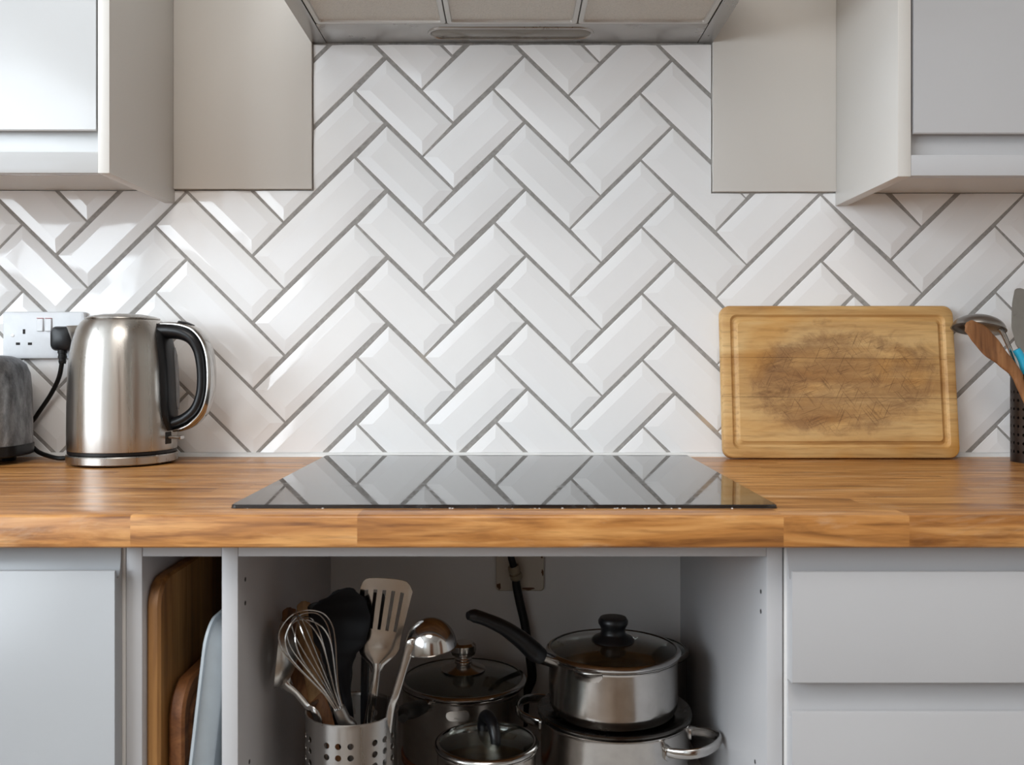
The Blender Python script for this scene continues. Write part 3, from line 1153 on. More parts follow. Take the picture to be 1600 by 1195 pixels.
pr = [(r * KS / .9918e-3, z - kz) for r, z in prof]
bm = BM()
lathe(bm, [(0, .0065)] + pr + [(0, 1.1300 - kz)], 96)
obj('jug', bm, M_kettle, kt, smooth=25)
bm = BM()
lathe(bm, [(0, .0002), (.0770, .0002), (.0790, .0012), (.0790, .0052), (.0780, .0062), (0, .0062)], 72)
obj('black_band', bm, M_black, kt)
bm = BM()
lathe(bm, [(0.0535, 1.1302 - kz), (.0550, 1.1318 - kz), (.0543, 1.1332 - kz), (.045, 1.1364 - kz), (.030, 1.1390 - kz), (.012, 1.1402 - kz), (0, 1.1404 - kz)], 72)
obj('lid', bm, M_kettle, kt)
# spout (towards -X): V-shaped beak
bm = BM()
rs = []
for z, reach, half in ((1.086, .0755, .003), (1.098, .0790, .009), (1.110, .0835, .014), (1.1215, .0880, .019)):
    r0 = kr(z) - .012
    row = []
    for a_ in (-1, -.75, -.4, -.15, 0, .15, .4, .75, 1):
        row.append((-(r0 + (reach - r0) * (1 - abs(a_) ** 1.3)), half * a_ * 1.25, z - kz))
    rs.append(row)
rings(bm, rs, False, False, closed=False)
o = obj('spout', bm, M_kettle, kt)
sm = o.modifiers.new('solid', 'SOLIDIFY')
sm.thickness = .0012
# handle
AZ = R(-90 + 82)      # direction of the handle plane
rot = Matrix.Rotation(AZ, 4, 'Z')


def kh(px, py):
    return rot @ Vector(((px - 192) * KS / .88, 0, CZ - (py - 560) * KS - kz))


inner = smoothpath([kh(248, 517), kh(262, 517), kh(280, 520), kh(295, 530), kh(304, 550), kh(308, 580), kh(307, 612), kh(299, 637), kh(284, 652), kh(268, 659), kh(256, 660)], 6)
nrm = rot @ Vector((0, 1, 0))
obj('handle', tube(BM(), inner, [.0125, .0125, .0118, .0105, .0088, .0082, .0082, .0085, .0085, .0085, .0085], 18, up=nrm, flat=1.25), M_black, kt)
outer = smoothpath([kh(250, 506.5), kh(264, 506.5), kh(282, 509), kh(298, 516), kh(311, 532), kh(318, 553), kh(320.5, 582), kh(319, 614), kh(311, 641), kh(295, 660), kh(280, 668), kh(268, 671)], 6)
obj('handle_strip', tube(BM(), outer, [.0032, .0036, .0045, .0048, .005, .005, .005, .005, .005, .0042, .003], 18, up=nrm, flat=2.7), M_steel, kt)
bm = BM()
rs = []
for t_, w_ in ((0, .002), (.06, .0085), (.5, .010), (.94, .0085), (1, .002)):
    c = kh(274 + 22 * t_, 505.5 + 7 * t_ * t_)
    rs.append([c + nrm * (w_ * cos(2 * pi * k / 12)) + Vector((0, 0, .0042 * sin(2 * pi * k / 12))) for k in range(12)])
rings(bm, rs)
obj('lid_button', bm, M_black, kt)
# handle mount on the jug
bm = BM()
rs = []
for i in range(15):
    s = i / 14
    z = 1.1245 + (.9610 - 1.1245) * s
    hw_ = R(21) * (1 - (2 * s - 1) ** 6 * .55) * (1.0 - .12 * s)
    th_ = .0052
    rr_ = kr(z)
    row = []
    for k in range(9):
        u = -1 + 2 * k / 8
        a_ = AZ + hw_ * u
        q_ = rr_ - .001 + (th_ + .001) * (1 - abs(u) ** 5)
        row.append((q_ * cos(a_), q_ * sin(a_), z - kz))
    rs.append(row)
rings(bm, rs, False, False, closed=False)
obj('handle_mount', bm, M_black, kt, smooth=60)
bm = BM()
rs = []
for i in range(9):
    s = i / 8
    z = 1.088 + (.992 - 1.088) * s
    hw_ = R(5.5) * (1 - (2 * s - 1) ** 8 * .6)
    rs.append([((kr(z) + .0052 + dr_) * cos(AZ + R(9) + hw_ * u), (kr(z) + .0052 + dr_) * sin(AZ + R(9) + hw_ * u), z - kz) for u, dr_ in ((-1, -.001), (-.8, .0012), (0, .0016), (.8, .0012), (1, -.001))])
rings(bm, rs, False, False, closed=False)
obj('water_gauge', bm, M_gauge, kt)
az2 = AZ - R(6)
rot2 = Matrix.Rotation(az2, 4, 'Z')
bm = BM()
box(bm, .0755, .0806, -.0075, .0075, .9405 - kz, .9590 - kz, .001)
put(bm, rot2)
obj('switch_slot', bm, M_dark, kt)
bm = BM()
rings(bm, [[(x, y, z + .951 - kz) for y, z in rrect(w_, h_, .0012, 3)] for x, w_, h_ in ((.078, .008, .0045), (.098, .010, .0045), (.103, .012, .0055), (.104, .010, .0045))])
put(bm, rot2)
obj('switch_lever', bm, M_steel, kt)

# ------------------------------------------------------------------ double socket
sk = thing('wall_socket', 'white double power socket on the tiles behind the kettle', 'socket', (-.7637, -.0006, 1.0708))
bm = BM()
rs = []
for i, y in ((0, 0), (0, -.0075), (.0012, -.0092), (.004, -.0098)):
    rs.append([(a, y, b) for a, b in rrect(.1335 - 2 * i, .0765 - 2 * i, .004, 4, 0, .0382)])
rings(bm, rs)
obj('faceplate', bm, M_plast, sk)


def sp(px, py):
    q_ = P(px, py, 1.531)
    return q_.x + .7637, q_.z - 1.0708


for (px, py, w_, h_) in ((37.8, 518, .0042, .0078), (28.3, 537, .0068, .0042), (47, 537, .0068, .0042)):
    a, b = sp(px, py)
    bm = BM()
    rings(bm, [[(x, y, z) for x, z in rrect(w_ - 2 * i, h_ - 2 * i, .0005, 2, a, b)] for i, y in ((0, -.0096), (0, -.0100), (.0004, -.0100))])
    obj('pin_hole', bm, M_dark, sk, smooth=0)
a, b = sp(20, 524)
bm = BM()
lathe(bm, [(0, .0006), (.0026, .0004), (.0030, -.0004)], 14)
put(bm, Matrix.Translation((a, -.0098, b)) @ Matrix.Rotation(R(90), 4, 'X'))
obj('screw', bm, M_dull, sk)
for px in (63.5, 76.5):
    a, b = sp(px, 507.5)
    bm = BM()
    rings(bm, [[(x, y, z) for x, z in rrect(.0105 - 2 * i, .0210 - 2 * i, .001, 3, a, b)] for i, y in ((0, -.0095), (0, -.0118), (.0008, -.0126))])
    for v in bm.verts:
        if v.co.y < -.011:
            v.co.y += (v.co.z - b) * .10
    sw = obj('switch', bm, M_plast, sk)
    bm = BM()
    box(bm, a - .0050, a + .0050, -.0126, -.0102, b + .0104, b + .0112)
    obj('red_marker', bm, M_red, sw, smooth=0)

# ------------------------------------------------------------------ toaster
TX1, TY0, TY1 = -.7545, 1.385 - CD, 1.515 - CD
ts = thing('toaster', 'scuffed grey metal toaster on a black base at the left edge', 'toaster', (-.90, (TY0 + TY1) / 2, WT))
w, h = .291, TY1 - TY0
bm = BM()
rs = []
for i, z in ((.0, .0285), (0, .06), (.0008, .11), (.0030, .138), (.0080, .152), (.0160, .1605), (.026, .1648), (.036, .1658)):
    rs.append([(x, y, z) for x, y in rrect(w - 2 * i, h - 2 * i, .046 - i * .5, 9)])
rings(bm, rs)
obj('housing', bm, M_toast, ts, smooth=50)
bm = BM()
rs = []
for i, z in ((.014, .0102), (.004, .0108), (-.001, .013), (-.0015, .0282), (.002, .0284)):
    rs.append([(x, y, z) for x, y in rrect(w - 2 * i, h - 2 * i, .046 - i * .5, 9)])
rings(bm, rs)
obj('base', bm, M_black, ts)
for sx in (-1, 1):
    for sy in (-1, 1):
        bm = BM()
        lathe(bm, [(0, .0001), (.010, .0001), (.011, .0110), (0, .0110)], 16, (sx * .105, sy * .034, 0))
        obj('foot', bm, M_blackm, ts)
for y in (-.02, .02):
    obj('bread_slot', box(BM(), -.10, .085, y - .011, y + .011, .1652, .1664, .0004), M_dark, ts, smooth=0)
obj('lever', box(BM(), -.1495, -.1440, -.012, .012, .115, .125, .002), M_black, ts)

# ------------------------------------------------------------------ perforated cylinders
def perforated(bm, rad, h, ncell, rows, z0, dz, hr, blank, thick=.0008):
    """cylinder wall with real round holes; blank(i) tells which columns carry none"""
    da = 2 * pi / ncell
    cw = rad * da
    K = 16

    def at(u, z):
        a_ = -pi / 2 + u / rad
        return (rad * cos(a_), rad * sin(a_), z)
    zs = [0.0] + [z0 + dz * i for i in range(rows + 1)] + [h]
    for i in range(ncell):
        uc = i * cw
        sub = [-.5, -.25, 0, .25, .5]
        for j in range(len(zs) - 1):
            za, zb_ = zs[j], zs[j + 1]
            hole = 1 <= j <= rows and not blank(i)
            if not hole:
                vsub = [za, za + (zb_ - za) * .25, (za + zb_) / 2, za + (zb_ - za) * .75, zb_] if 1 <= j <= rows else [za, zb_]
                for a, b in zip(sub[:-1], sub[1:]):
                    for c_, d_ in zip(vsub[:-1], vsub[1:]):
                        bm.faces.new([bm.verts.new(at(uc + a * cw, c_)), bm.verts.new(at(uc + b * cw, c_)), bm.verts.new(at(uc + b * cw, d_)), bm.verts.new(at(uc + a * cw, d_))])
            else:
                zc = (za + zb_) / 2
                sq, ci = [], []
                for k in range(K):
                    t_ = 2 * pi * k / K + pi / 4
                    side = k / K * 4
                    s_, f_ = int(side), side - int(side)
                    corner = [(.5, .5), (-.5, .5), (-.5, -.5), (.5, -.5), (.5, .5)]
                    sx_ = corner[s_][0] + (corner[s_ + 1][0] - corner[s_][0]) * f_
                    sy_ = corner[s_][1] + (corner[s_ + 1][1] - corner[s_][1]) * f_
                    sq.append((uc + sx_ * cw, zc + sy_ * (zb_ - za)))
                    ci.append((uc + hr * cos(t_), zc + hr * sin(t_)))
                for k in range(K):
                    k2 = (k + 1) % K
                    bm.faces.new([bm.verts.new(at(*sq[k])), bm.verts.new(at(*sq[k2])), bm.verts.new(at(*ci[k2])), bm.verts.new(at(*ci[k]))])
    bmesh.ops.remove_doubles(bm, verts=bm.verts, dist=1e-5)
    return bm


def pot_holder(name, label, loc, rad, h, mat, rows, z0, dz, hr, ncell, blank, group=None, rotz=0):
    t = thing(name, label, 'holder', loc, (0, 0, rotz))
    bm = BM()
    perforated(bm, rad, h, ncell, rows, z0, dz, hr, blank)
    bmesh.ops.recalc_face_normals(bm, faces=bm.faces)
    o = obj('wall', bm, mat, t, smooth=50)
    m = o.modifiers.new('solid', 'SOLIDIFY')
    m.thickness = .0008
    m.offset = -1
    es_ = o.modifiers.new('split', 'EDGE_SPLIT')
    es_.split_angle = R(40)
    bm = BM()
    lathe(bm, [(rad - .0022, h - .003), (rad - .0014, h - .0003), (rad, h + .0004), (rad + .0010, h - .0002), (rad + .0010, h - .0025), (rad - .0002, h - .0030)], 64)
    obj('rim', bm, mat, t)
    bm = BM()
    lathe(bm, [(0, .0002), (rad - .0012, .0002), (rad - .0009, .003), (0, .003)], 48)
    obj('floor_disc', bm, mat, t)
    return t


HX, HY = P(550, 1106, 1.12).x, 1.12 - CD
HR = 71.5 * 1.12 / F
HZ = P(550, 1106, 1.12).z
HH = HZ - SH
dzr = 17.2 * 1.12 / F
rows_ = 8
z_first = HH - (.0485 - .0) + dzr / 2
pot_holder('utensil_holder', 'perforated steel utensil holder in the open cabinet', (HX, HY, SH), HR, HH, M_holdersteel, rows_, HH - .0175 - dzr * rows_, dzr, .0037, 24,
           lambda i: i % 4 == 2, rotz=R(-7))
RX, RY = .8275, 1.462 - CD
pot_holder('utensil_holder', 'dark perforated utensil holder at the right edge of the worktop', (RX, RY, WT), .046, .1365, M_holder, 8, .010, .0132, .0024, 28, lambda i: i % 5 == 4)

# ------------------------------------------------------------------ utensil builders
def to_axis(v, up=None):
    return Vector(v).to_track_quat('Z', 'Y').to_matrix().to_4x4()


def bowl_bm(rad, depth, thick=.0011, n=40, m=12):
    """open bowl, rim at z=0, bottom at z=-depth (opening looks along +z)"""
    bm = BM()
    outer_ = [(rad * sin(pi / 2 * k / m), -depth * cos(pi / 2 * k / m)) for k in range(m + 1)]
    outer_.append((rad + .0012, .0003))
    inner_ = [((rad - thick) * sin(pi / 2 * k / m), -(depth - thick) * cos(pi / 2 * k / m)) for k in range(m, -1, -1)]
    lathe(bm, outer_ + inner_, n)
    return bm


def flat_handle(pts, wid, thick, up, n=14):
    return tube(BM(), pts, wid, n, up=up, flat=thick)


# ---- utensils in the steel holder
G = 'utensils in the steel holder'
# slotted spatula
def spatula():
    t = thing('spatula', 'steel slotted spatula standing tallest in the steel holder', 'spatula', P(579, 1120, 1.11), group=G)
    base = Vector(t.location)
    d = 1.128
    # head: u across (-1..1), v down (0 top .. 1 bottom)
    bars = 11
    us = [-1, -.80, -.63, -.44, -.27, -.085, .085, .27, .44, .63, .80, 1]
    us = [-1, -.78, -.64, -.43, -.29, -.08, .06, .27, .41, .62, .76, 1]
    slot = {1, 3, 5, 7, 9}

    def head(u, v):
        cxp = 604 - 13 * v
        half = 41 - 6.5 * v
        topcurve = 4 + 3 * u * u + 15 * abs(u) ** 9 + 3 * u
        y = 903 + topcurve * (1 - v) + 95 * v - 4 + 5 * u * v
        x = cxp + half * u
        return P(x, y, d - .009 + .009 * v - .003 * (1 - u * u))
    vs_ = [0, .08, .14, .20, .30, .40, .5, .6, .7, .78, .88, 1]
    bm = BM()
    cache = {}

    def V(u, v):
        k = (round(u, 4), round(v, 4))
        if k not in cache:
            cache[k] = bm.verts.new(head(u, v) - base)
        return cache[k]
    for i in range(11):
        for a, b in zip(vs_[:-1], vs_[1:]):
            if i in slot and .19 < a < .87:
                continue
            if i == 0 or i == 10:
                mid = (us[i] + us[i + 1]) / 2
                bm.faces.new((V(us[i], a), V(mid, a), V(mid, b), V(us[i], b)))
                bm.faces.new((V(mid, a), V(us[i + 1], a), V(us[i + 1], b), V(mid, b)))
            else:
                bm.faces.new((V(us[i], a), V(us[i + 1], a), V(us[i + 1], b), V(us[i], b)))
    # shoulder: from the bottom row narrowing to the neck
    rows_s = [(1000, 593, 33), (1010, 592, 31.5), (1019, 591, 27), (1027, 590, 19), (1035, 588.5, 11), (1046, 588, 6.5)]
    us_all = sorted({u for (u, v) in cache if abs(v - 1) < 1e-6})
    prev = [V(u, 1) for u in us_all]
    for (y, xc, hw_) in rows_s[1:]:
        cur = [bm.verts.new(P(xc + hw_ * u, y + 3 * abs(u), d - .004 * (1 - abs(u) ** 2)) - base) for u in us_all]
        for i in range(len(us_all) - 1):
            bm.faces.new((prev[i], prev[i + 1], cur[i + 1], cur[i]))
        prev = cur
    o = obj('blade', bm, M_steel, t, smooth=40)
    m = o.modifiers.new('solid', 'SOLIDIFY')
    m.thickness = .0013
    es_ = o.modifiers.new('split', 'EDGE_SPLIT')
    es_.split_angle = R(40)
    pts = smoothpath([P(589, 1036, d - .0035), P(588, 1050, d - .005), P(583, 1085, d - .006), P(577, 1122, d - .004), P(570, 1170, d + .004), Vector((HX + .02, HY - .012, SH + .010))], 5)
    obj('handle', flat_handle([q_ - base for q_ in pts], [.0050, .0042, .0052, .0058, .006, .006], .42, (0, -1, .1)), M_steel, t)


spatula()


def ladle(name, label, rim_c, opening, rad, depth, path, wid, mat, matb=None, up=(0, -1, .1), group=G, flat=.4):
    t = thing(name, label, 'ladle', path[-1], group=group)
    base = Vector(t.location)
    bm = bowl_bm(rad, depth)
    put(bm, Matrix.Translation(Vector(rim_c) - base) @ to_axis(opening))
    obj('bowl', bm, matb or mat, t, smooth=60)
    pts = smoothpath(path, 6)
    obj('handle', flat_handle([Vector(q_) - base for q_ in pts], wid, flat, up), mat, t)
    return t


# ladle with the bowl upside down, right of the spatula
d = 1.10
ladle('ladle', 'steel ladle with its bowl upside down right of the slotted spatula', P(674, 1011, 1.085), (.12, .04, -1.0), 40.5 * 1.085 / F, .034,
      [P(649, 1012, 1.066), P(645, 1004, 1.064), P(640, 1012, 1.064), P(631, 1042, 1.070), P(619, 1082, 1.078), P(607, 1122, 1.092), Vector((HX + .035, HY, SH + .06)), Vector((HX + .020, HY + .02, SH + .008))],
      [.0050, .0062, .0058, .0042, .0044, .0050, .005, .005], M_steel)
# ladle on the left seen from its edge
ladle('ladle', 'large steel ladle tipped left beside the whisk', P(433, 1022, 1.118), (-1.0, -.22, .10), 50 * 1.118 / F, .024,
      [P(443, 1056, 1.122), P(447, 1070, 1.120), P(462, 1082, 1.118), P(480, 1103, 1.115), P(497, 1126, 1.110), Vector((HX - .02, HY - .01, SH + .06)), Vector((HX + .006, HY - .005, SH + .008))],
      [.0085, .0062, .0042, .0042, .0048, .005, .005], M_steel, steel('worn_ladle_steel', (0.62, 0.60, 0.57, 1), 0.30, None, 0.15))


def spoon(name, label, cat, path, wid, thick, up, mat, group=G, extra=None, scoop=0.0, n=16, mats=None):
    """paddle shape: widths along a path, thickness ratio"""
    t = thing(name, label, cat, path[-1], group=group)
    base = Vector(t.location)
    pts = smoothpath(path, 6)
    m = len(pts)

    def interp(L, i):
        s = i / (m - 1) * (len(L) - 1)
        k = min(int(s), len(L) - 2)
        f_ = s - k
        f_ = f_ * f_ * (3 - 2 * f_)
        return L[k] * (1 - f_) + L[k + 1] * f_
    rs = []
    upv = Vector(up)
    for i in range(m):
        t_ = (pts[min(i + 1, m - 1)] - pts[max(i - 1, 0)]).normalized()
        b = (upv - t_ * upv.dot(t_)).normalized()
        nn = b.cross(t_).normalized()
        w_, th_ = interp(wid, i), interp(thick, i)
        row = []
        for k in range(n):
            a_ = 2 * pi * k / n
            u_, v_ = cos(a_), sin(a_)
            dish = scoop * (w_ / max(wid)) ** 3 * (1 - u_ * u_) * w_
            row.append(pts[i] - base + nn * w_ * u_ + b * (th_ * v_ - dish))
        rs.append(row)
    bm = BM()
    rings(bm, rs)
    obj('spoon_body' if extra is None else extra, bm, mat, t, smooth=60)
    return t


dn = Vector((HX, HY, SH + .008))
spoon('serving_spoon', 'big black nylon spoon behind the whisk', 'spoon', [P(524, 923, 1.108), P(527, 930, 1.108), P(530, 946, 1.108), P(532, 970, 1.108), P(531, 1000, 1.108), P(530, 1025, 1.108), P(534, 1050, 1.108), P(540, 1085, 1.108), P(546, 1130, 1.108), dn + Vector((.004, .01, 0))],
      [.004, .022, .0320, .0350, .0310, .0200, .0125, .0065, .0055, .0055], [.001, .002, .003, .003, .003, .003, .004, .004, .004, .004], (.1, -1, 0), M_blackm, scoop=.35)
spoon('black_turner', 'black nylon turner half hidden behind the slotted spatula', 'turner', [P(582, 926, 1.150), P(583, 932, 1.150), P(585, 950, 1.150), P(584, 970, 1.150), P(576, 1000, 1.15), P(570, 1060, 1.15), dn + Vector((.012, .022, 0))],
      [.004, .014, .0165, .0130, .006, .005, .005], [.001, .002, .002, .002, .003, .003, .003], (.1, -1, 0), M_black)
spoon('wooden_spoon', 'pale wooden spoon nearest the black spoon behind the whisk', 'spoon', [P(474, 939, 1.176), P(475, 946, 1.176), P(478, 965, 1.174), P(482, 1000, 1.170), P(489, 1050, 1.162), P(500, 1110, 1.15), dn + Vector((-.012, .012, 0))],
      [.003, .009, .0125, .0130, .0115, .0105, .009], [.001, .002, .0025, .0028, .003, .003, .003], (.1, -1, 0), M_spoonpale)
spoon('wooden_spoon', 'darker wooden spoon between the left ladle and the whisk', 'spoon', [P(451, 949, 1.185), P(452, 956, 1.185), P(457, 980, 1.182), P(467, 1030, 1.174), P(482, 1080, 1.16), P(505, 1130, 1.14), dn + Vector((-.004, -.004, 0))],
      [.003, .009, .0135, .0155, .0150, .0130, .010], [.001, .002, .0025, .0028, .003, .003, .003], (.1, -1, 0), M_spoonwood)
spoon('black_spatula', 'small black spatula tip left of the big black spoon', 'spatula', [P(493, 941, 1.165), P(494, 946, 1.165), P(500, 965, 1.165), P(507, 1000, 1.163), P(520, 1080, 1.155), dn + Vector((-.006, .028, 0))],
      [.004, .011, .0135, .007, .004, .004], [.001, .0015, .002, .003, .003, .003], (.1, -1, 0), M_black)

# whisk
wt_ = thing('whisk', 'wire balloon whisk with steel grip leaning left in the holder', 'whisk', P(546, 1124, 1.085), group=G)
base = Vector(wt_.location)
neck = P(531, 1110, 1.080)
tip = P(463, 957, 1.055)
ax = (tip - neck)
Lw = ax.length
axn = ax.normalized()
e1 = axn.cross(Vector((0, -1, 0))).normalized()
e2 = axn.cross(e1).normalized()
for k in range(6):
    a_ = pi * k / 6 + .22
    dirv = e1 * cos(a_) + e2 * sin(a_)
    bulge = .0305 - .0022 * (k % 3)
    ln = Lw * (1.0 - .035 * (k % 3))
    # teardrop loop: out one side and back along the other
    prof_ = [(.0, .004), (.2, .0085), (.4, .0170), (.6, .0258), (.76, .0302), (.89, .0262), (.97, .0140), (1.0, 0.0)]
    pts = [neck + axn * ln * s_ + dirv * r_ * bulge / .0305 for s_, r_ in prof_]
    pts += [neck + axn * ln * s_ - dirv * r_ * bulge / .0305 for s_, r_ in reversed(prof_[:-1])]
    obj('wire', tube(BM(), [q_ - base for q_ in smoothpath(pts, 5)], .00078, 6), M_steel, wt_)
pts = [neck + axn * .004, neck - axn * .012, neck - axn * .04, Vector((HX + .012, HY - .02, SH + .012))]
pts = smoothpath(pts, 5)
obj('grip', tube(BM(), [q_ - base for q_ in pts], [.0072, .0080, .0088, .0088], 20), M_dull, wt_)

# ---- utensils in the dark holder
G2 = 'utensils in the dark holder'
dn = Vector((RX, RY, WT + .008))
ladle('ladle', 'dark steel ladle hanging over beside the chopping board', P(1529, 514, 1.475), (-.18, -.20, -1.0), 39 * 1.475 / F, .022,
      [P(1562, 513, 1.468), P(1567, 520, 1.468), P(1578, 545, 1.468), P(1590, 578, 1.466), Vector((RX - .024, RY, WT + .11)), dn + Vector((-.010, 0, 0))],
      [.0050, .0045, .0040, .0040, .004, .004], M_steel, M_dull, group=G2)
spoon('wooden_spoon', 'brown wooden spoon leaning left over the worktop utensils', 'spoon', [P(1509, 506, 1.440), P(1515, 510, 1.440), P(1530, 522, 1.440), P(1548, 542, 1.440), P(1568, 562, 1.440), P(1588, 584, 1.440), P(1598, 610, 1.44), dn + Vector((.006, -.02, 0))],
      [.004, .0115, .0160, .0165, .0120, .0085, .0065, .006], [.001, .003, .004, .004, .0045, .0045, .0045, .0045], (-.25, -1, .35), M_spoonwood, group=G2, scoop=.25)
t = spoon('turner', 'grey metal turner with a turquoise neck at the right edge', 'turner', [P(1600, 452, 1.47), P(1599, 458, 1.47), P(1597, 480, 1.47), P(1596, 510, 1.47), P(1596, 535, 1.468), P(1596, 550, 1.466)],
          [.010, .022, .0245, .0240, .0160, .0055], [.001, .001, .001, .001, .001, .0015], (.5, -1, 0), M_dull, group=G2, extra='blade')
b0 = Vector(t.location)
pts = smoothpath([P(1588, 546, 1.455), P(1597, 562, 1.453), P(1606, 590, 1.452), dn + Vector((.016, -.008, .02))], 5)
obj('neck', tube(BM(), [q_ - b0 for q_ in pts], [.0060, .0062, .006, .006], 14), M_blue, t)

# ------------------------------------------------------------------ pans
def pan_body(t, R0, z0, z1, mat, rim=.003, base_r=.008, base_mat=None):
    h_ = z1 - z0
    bm = BM()
    pr_ = [(0, .0004), (R0 - base_r - .002, .0004), (R0 - base_r * .35, base_r * .28), (R0 - .0002, base_r), (R0, base_r * 1.5), (R0, h_ - .006), (R0 + rim * .5, h_ - .0022), (R0 + rim, h_ - .0008), (R0 + rim, h_), (R0 + rim * .4, h_ + .0003),
           (R0 - .0012, h_ - .003), (R0 - .0014, h_ - .006), (R0 - .0014, base_r * 1.6), (R0 - base_r, base_r * .6), (0, base_r * .5)]
    lathe(bm, pr_, 96)
    return obj('pan_body', bm, mat, t, smooth=40)


def glass_lid(name, label, loc, Rl, rise, knob, group=None, steel_mat=None):
    t = thing(name, label, 'lid', loc, group=group)
    bm = BM()
    m = 10
    up_ = [((Rl - .002) * (1 - k / m), .0022 + rise * (1 - (1 - k / m) ** 2)) for k in range(m)] + [(0, .0022 + rise)]
    dn_ = [(0, -.0006 + rise)] + [((Rl - .002) * (k / m), -.0006 + rise * (1 - (k / m) ** 2)) for k in range(1, m + 1)]
    lathe(bm, up_ + dn_ + [up_[0]], 72)
    bmesh.ops.remove_doubles(bm, verts=bm.verts, dist=1e-6)
    obj('glass_dome', bm, M_glass, t, smooth=60)
    bm = BM()
    lathe(bm, [(Rl - .0048, .0042), (Rl - .0030, .0040), (Rl - .0004, .0026), (Rl + .0008, .0004), (Rl, -.0016), (Rl - .0022, -.0022), (Rl - .0022, .0018), (Rl - .0048, .0030), (Rl - .0048, .0042)], 96)
    obj('steel_rim', bm, steel_mat or M_steel, t, smooth=50)
    if knob == 'black':
        bm = BM()
        z = rise
        lathe(bm, [(0, z + .0008), (.0300, z - .0005), (.0310, z + .0015), (.0290, z + .0045), (.0195, z + .0085), (.0175, z + .0125), (.0182, z + .0185), (.0215, z + .0235), (.0218, z + .0275), (.0190, z + .0315), (.010, z + .0325), (0, z + .0320)], 40)
        s_ = .92
        for v in bm.verts:
            v.co.x *= s_
            v.co.y *= s_
        obj('knob', bm, M_black, t, smooth=50)
        bm = BM()
        lathe(bm, [(0, z - .001), (.0016, z - .001), (.0020, z + .0030), (0, z + .0040)], 10, (-.0250, -.040, -.0045))
        obj('steam_vent', bm, M_steel, t)
    elif knob == 'steel':
        bm = BM()
        z = rise
        lathe(bm, [(0, z + .0005), (.0250, z - .0002), (.0265, z + .0016), (.0240, z + .0034), (.0130, z + .0070), (.0105, z + .0085), (.0112, z + .0100), (.0100, z + .0115), (.0108, z + .0130), (.0095, z + .0150), (.0140, z + .0175), (.0155, z + .0215), (.0150, z + .0275), (.0120, z + .0300), (0, z + .0305)], 40)
        for v in bm.verts:
            v.co.x *= 1.22
            v.co.y *= 1.22
            v.co.z = z + (v.co.z - z) * 1.35
        obj('knob', bm, M_pan, t, smooth=40)
    return t


def strap_handle(t, pts, wid, thick, mat, name='handle', up=(0, 0, 1)):
    return obj(name, tube(BM(), smoothpath(pts, 6), thick, 14, up=up, flat=wid / thick), mat, t, smooth=50)


# large lower casserole on the right
AX, AY = (960 - 800) * 1.257 / F, 1.257 - CD
RA = .0985
ZA = P(960, 1112, 1.257).z
t = thing('casserole', 'wide steel casserole with loop handles at the bottom of the right stack', 'pan', (AX, AY, SH))
pan_body(t, RA, SH, ZA, M_pan, .0035, .010)
lz = ZA - SH
for ang, nm in ((-31, 0), (149, 1)):
    rm = Matrix.Rotation(R(ang), 4, 'Z')
    r0 = RA
    pts = [(r0 - .008, -.040, 0), (r0 + .004, -.0405, .001), (r0 + .022, -.037, .003), (r0 + .038, -.024, .006), (r0 + .044, 0, .008), (r0 + .038, .024, .006), (r0 + .022, .037, .003), (r0 + .004, .0405, .001), (r0 - .008, .040, 0)]
    pts = [rm @ Vector((x, y, z + lz - .0200)) for x, y, z in pts]
    strap_handle(t, pts, .0066, .0034, M_steel)
    for s in (-1, 1):
        bm = BM()
        rb = rm @ Matrix.Rotation(s * math.asin(.0385 / r0), 4, 'Z')
        rings(bm, [[(r0 + x, y, z) for y, z in rrect(w_, .018, .006, 4, 0, lz - .022)] for x, w_ in ((-.001, .013), (.0022, .013), (.0030, .011))])
        put(bm, rb)
        br = obj('bracket', bm, M_steel, t)
        bm = BM()
        lathe(bm, [(.0028, -.001), (.0026, .0010), (.0014, .0018), (0, .0020)], 12)
        put(bm, rb @ Matrix.Translation((r0 + .003, 0, lz - .022)) @ Matrix.Rotation(R(90), 4, 'Y'))
        obj('rivet', bm, M_steel, br)
# its inverted lid with a raised rim, dark inside
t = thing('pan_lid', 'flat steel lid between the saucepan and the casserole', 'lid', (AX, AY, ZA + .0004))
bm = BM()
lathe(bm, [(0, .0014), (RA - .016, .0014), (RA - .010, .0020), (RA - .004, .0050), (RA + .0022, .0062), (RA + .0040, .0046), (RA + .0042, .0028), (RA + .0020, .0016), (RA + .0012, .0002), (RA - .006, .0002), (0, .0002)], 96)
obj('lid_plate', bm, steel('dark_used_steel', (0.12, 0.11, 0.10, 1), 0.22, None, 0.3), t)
# saucepan on top
RS = .0855
ZS0 = ZA + .0021
SX, SY = (958 - 800) * 1.257 / F, 1.257 - CD
ZS1 = P(960, 1018, 1.257).z
sp_ = thing('saucepan', 'steel saucepan with long black handle on top of the casserole', 'pan', (SX, SY, ZS0))
pan_body(sp_, RS, ZS0, ZS1, M_pan, .0030, .013)
hl = ZS1 - ZS0
base = Vector(sp_.location)
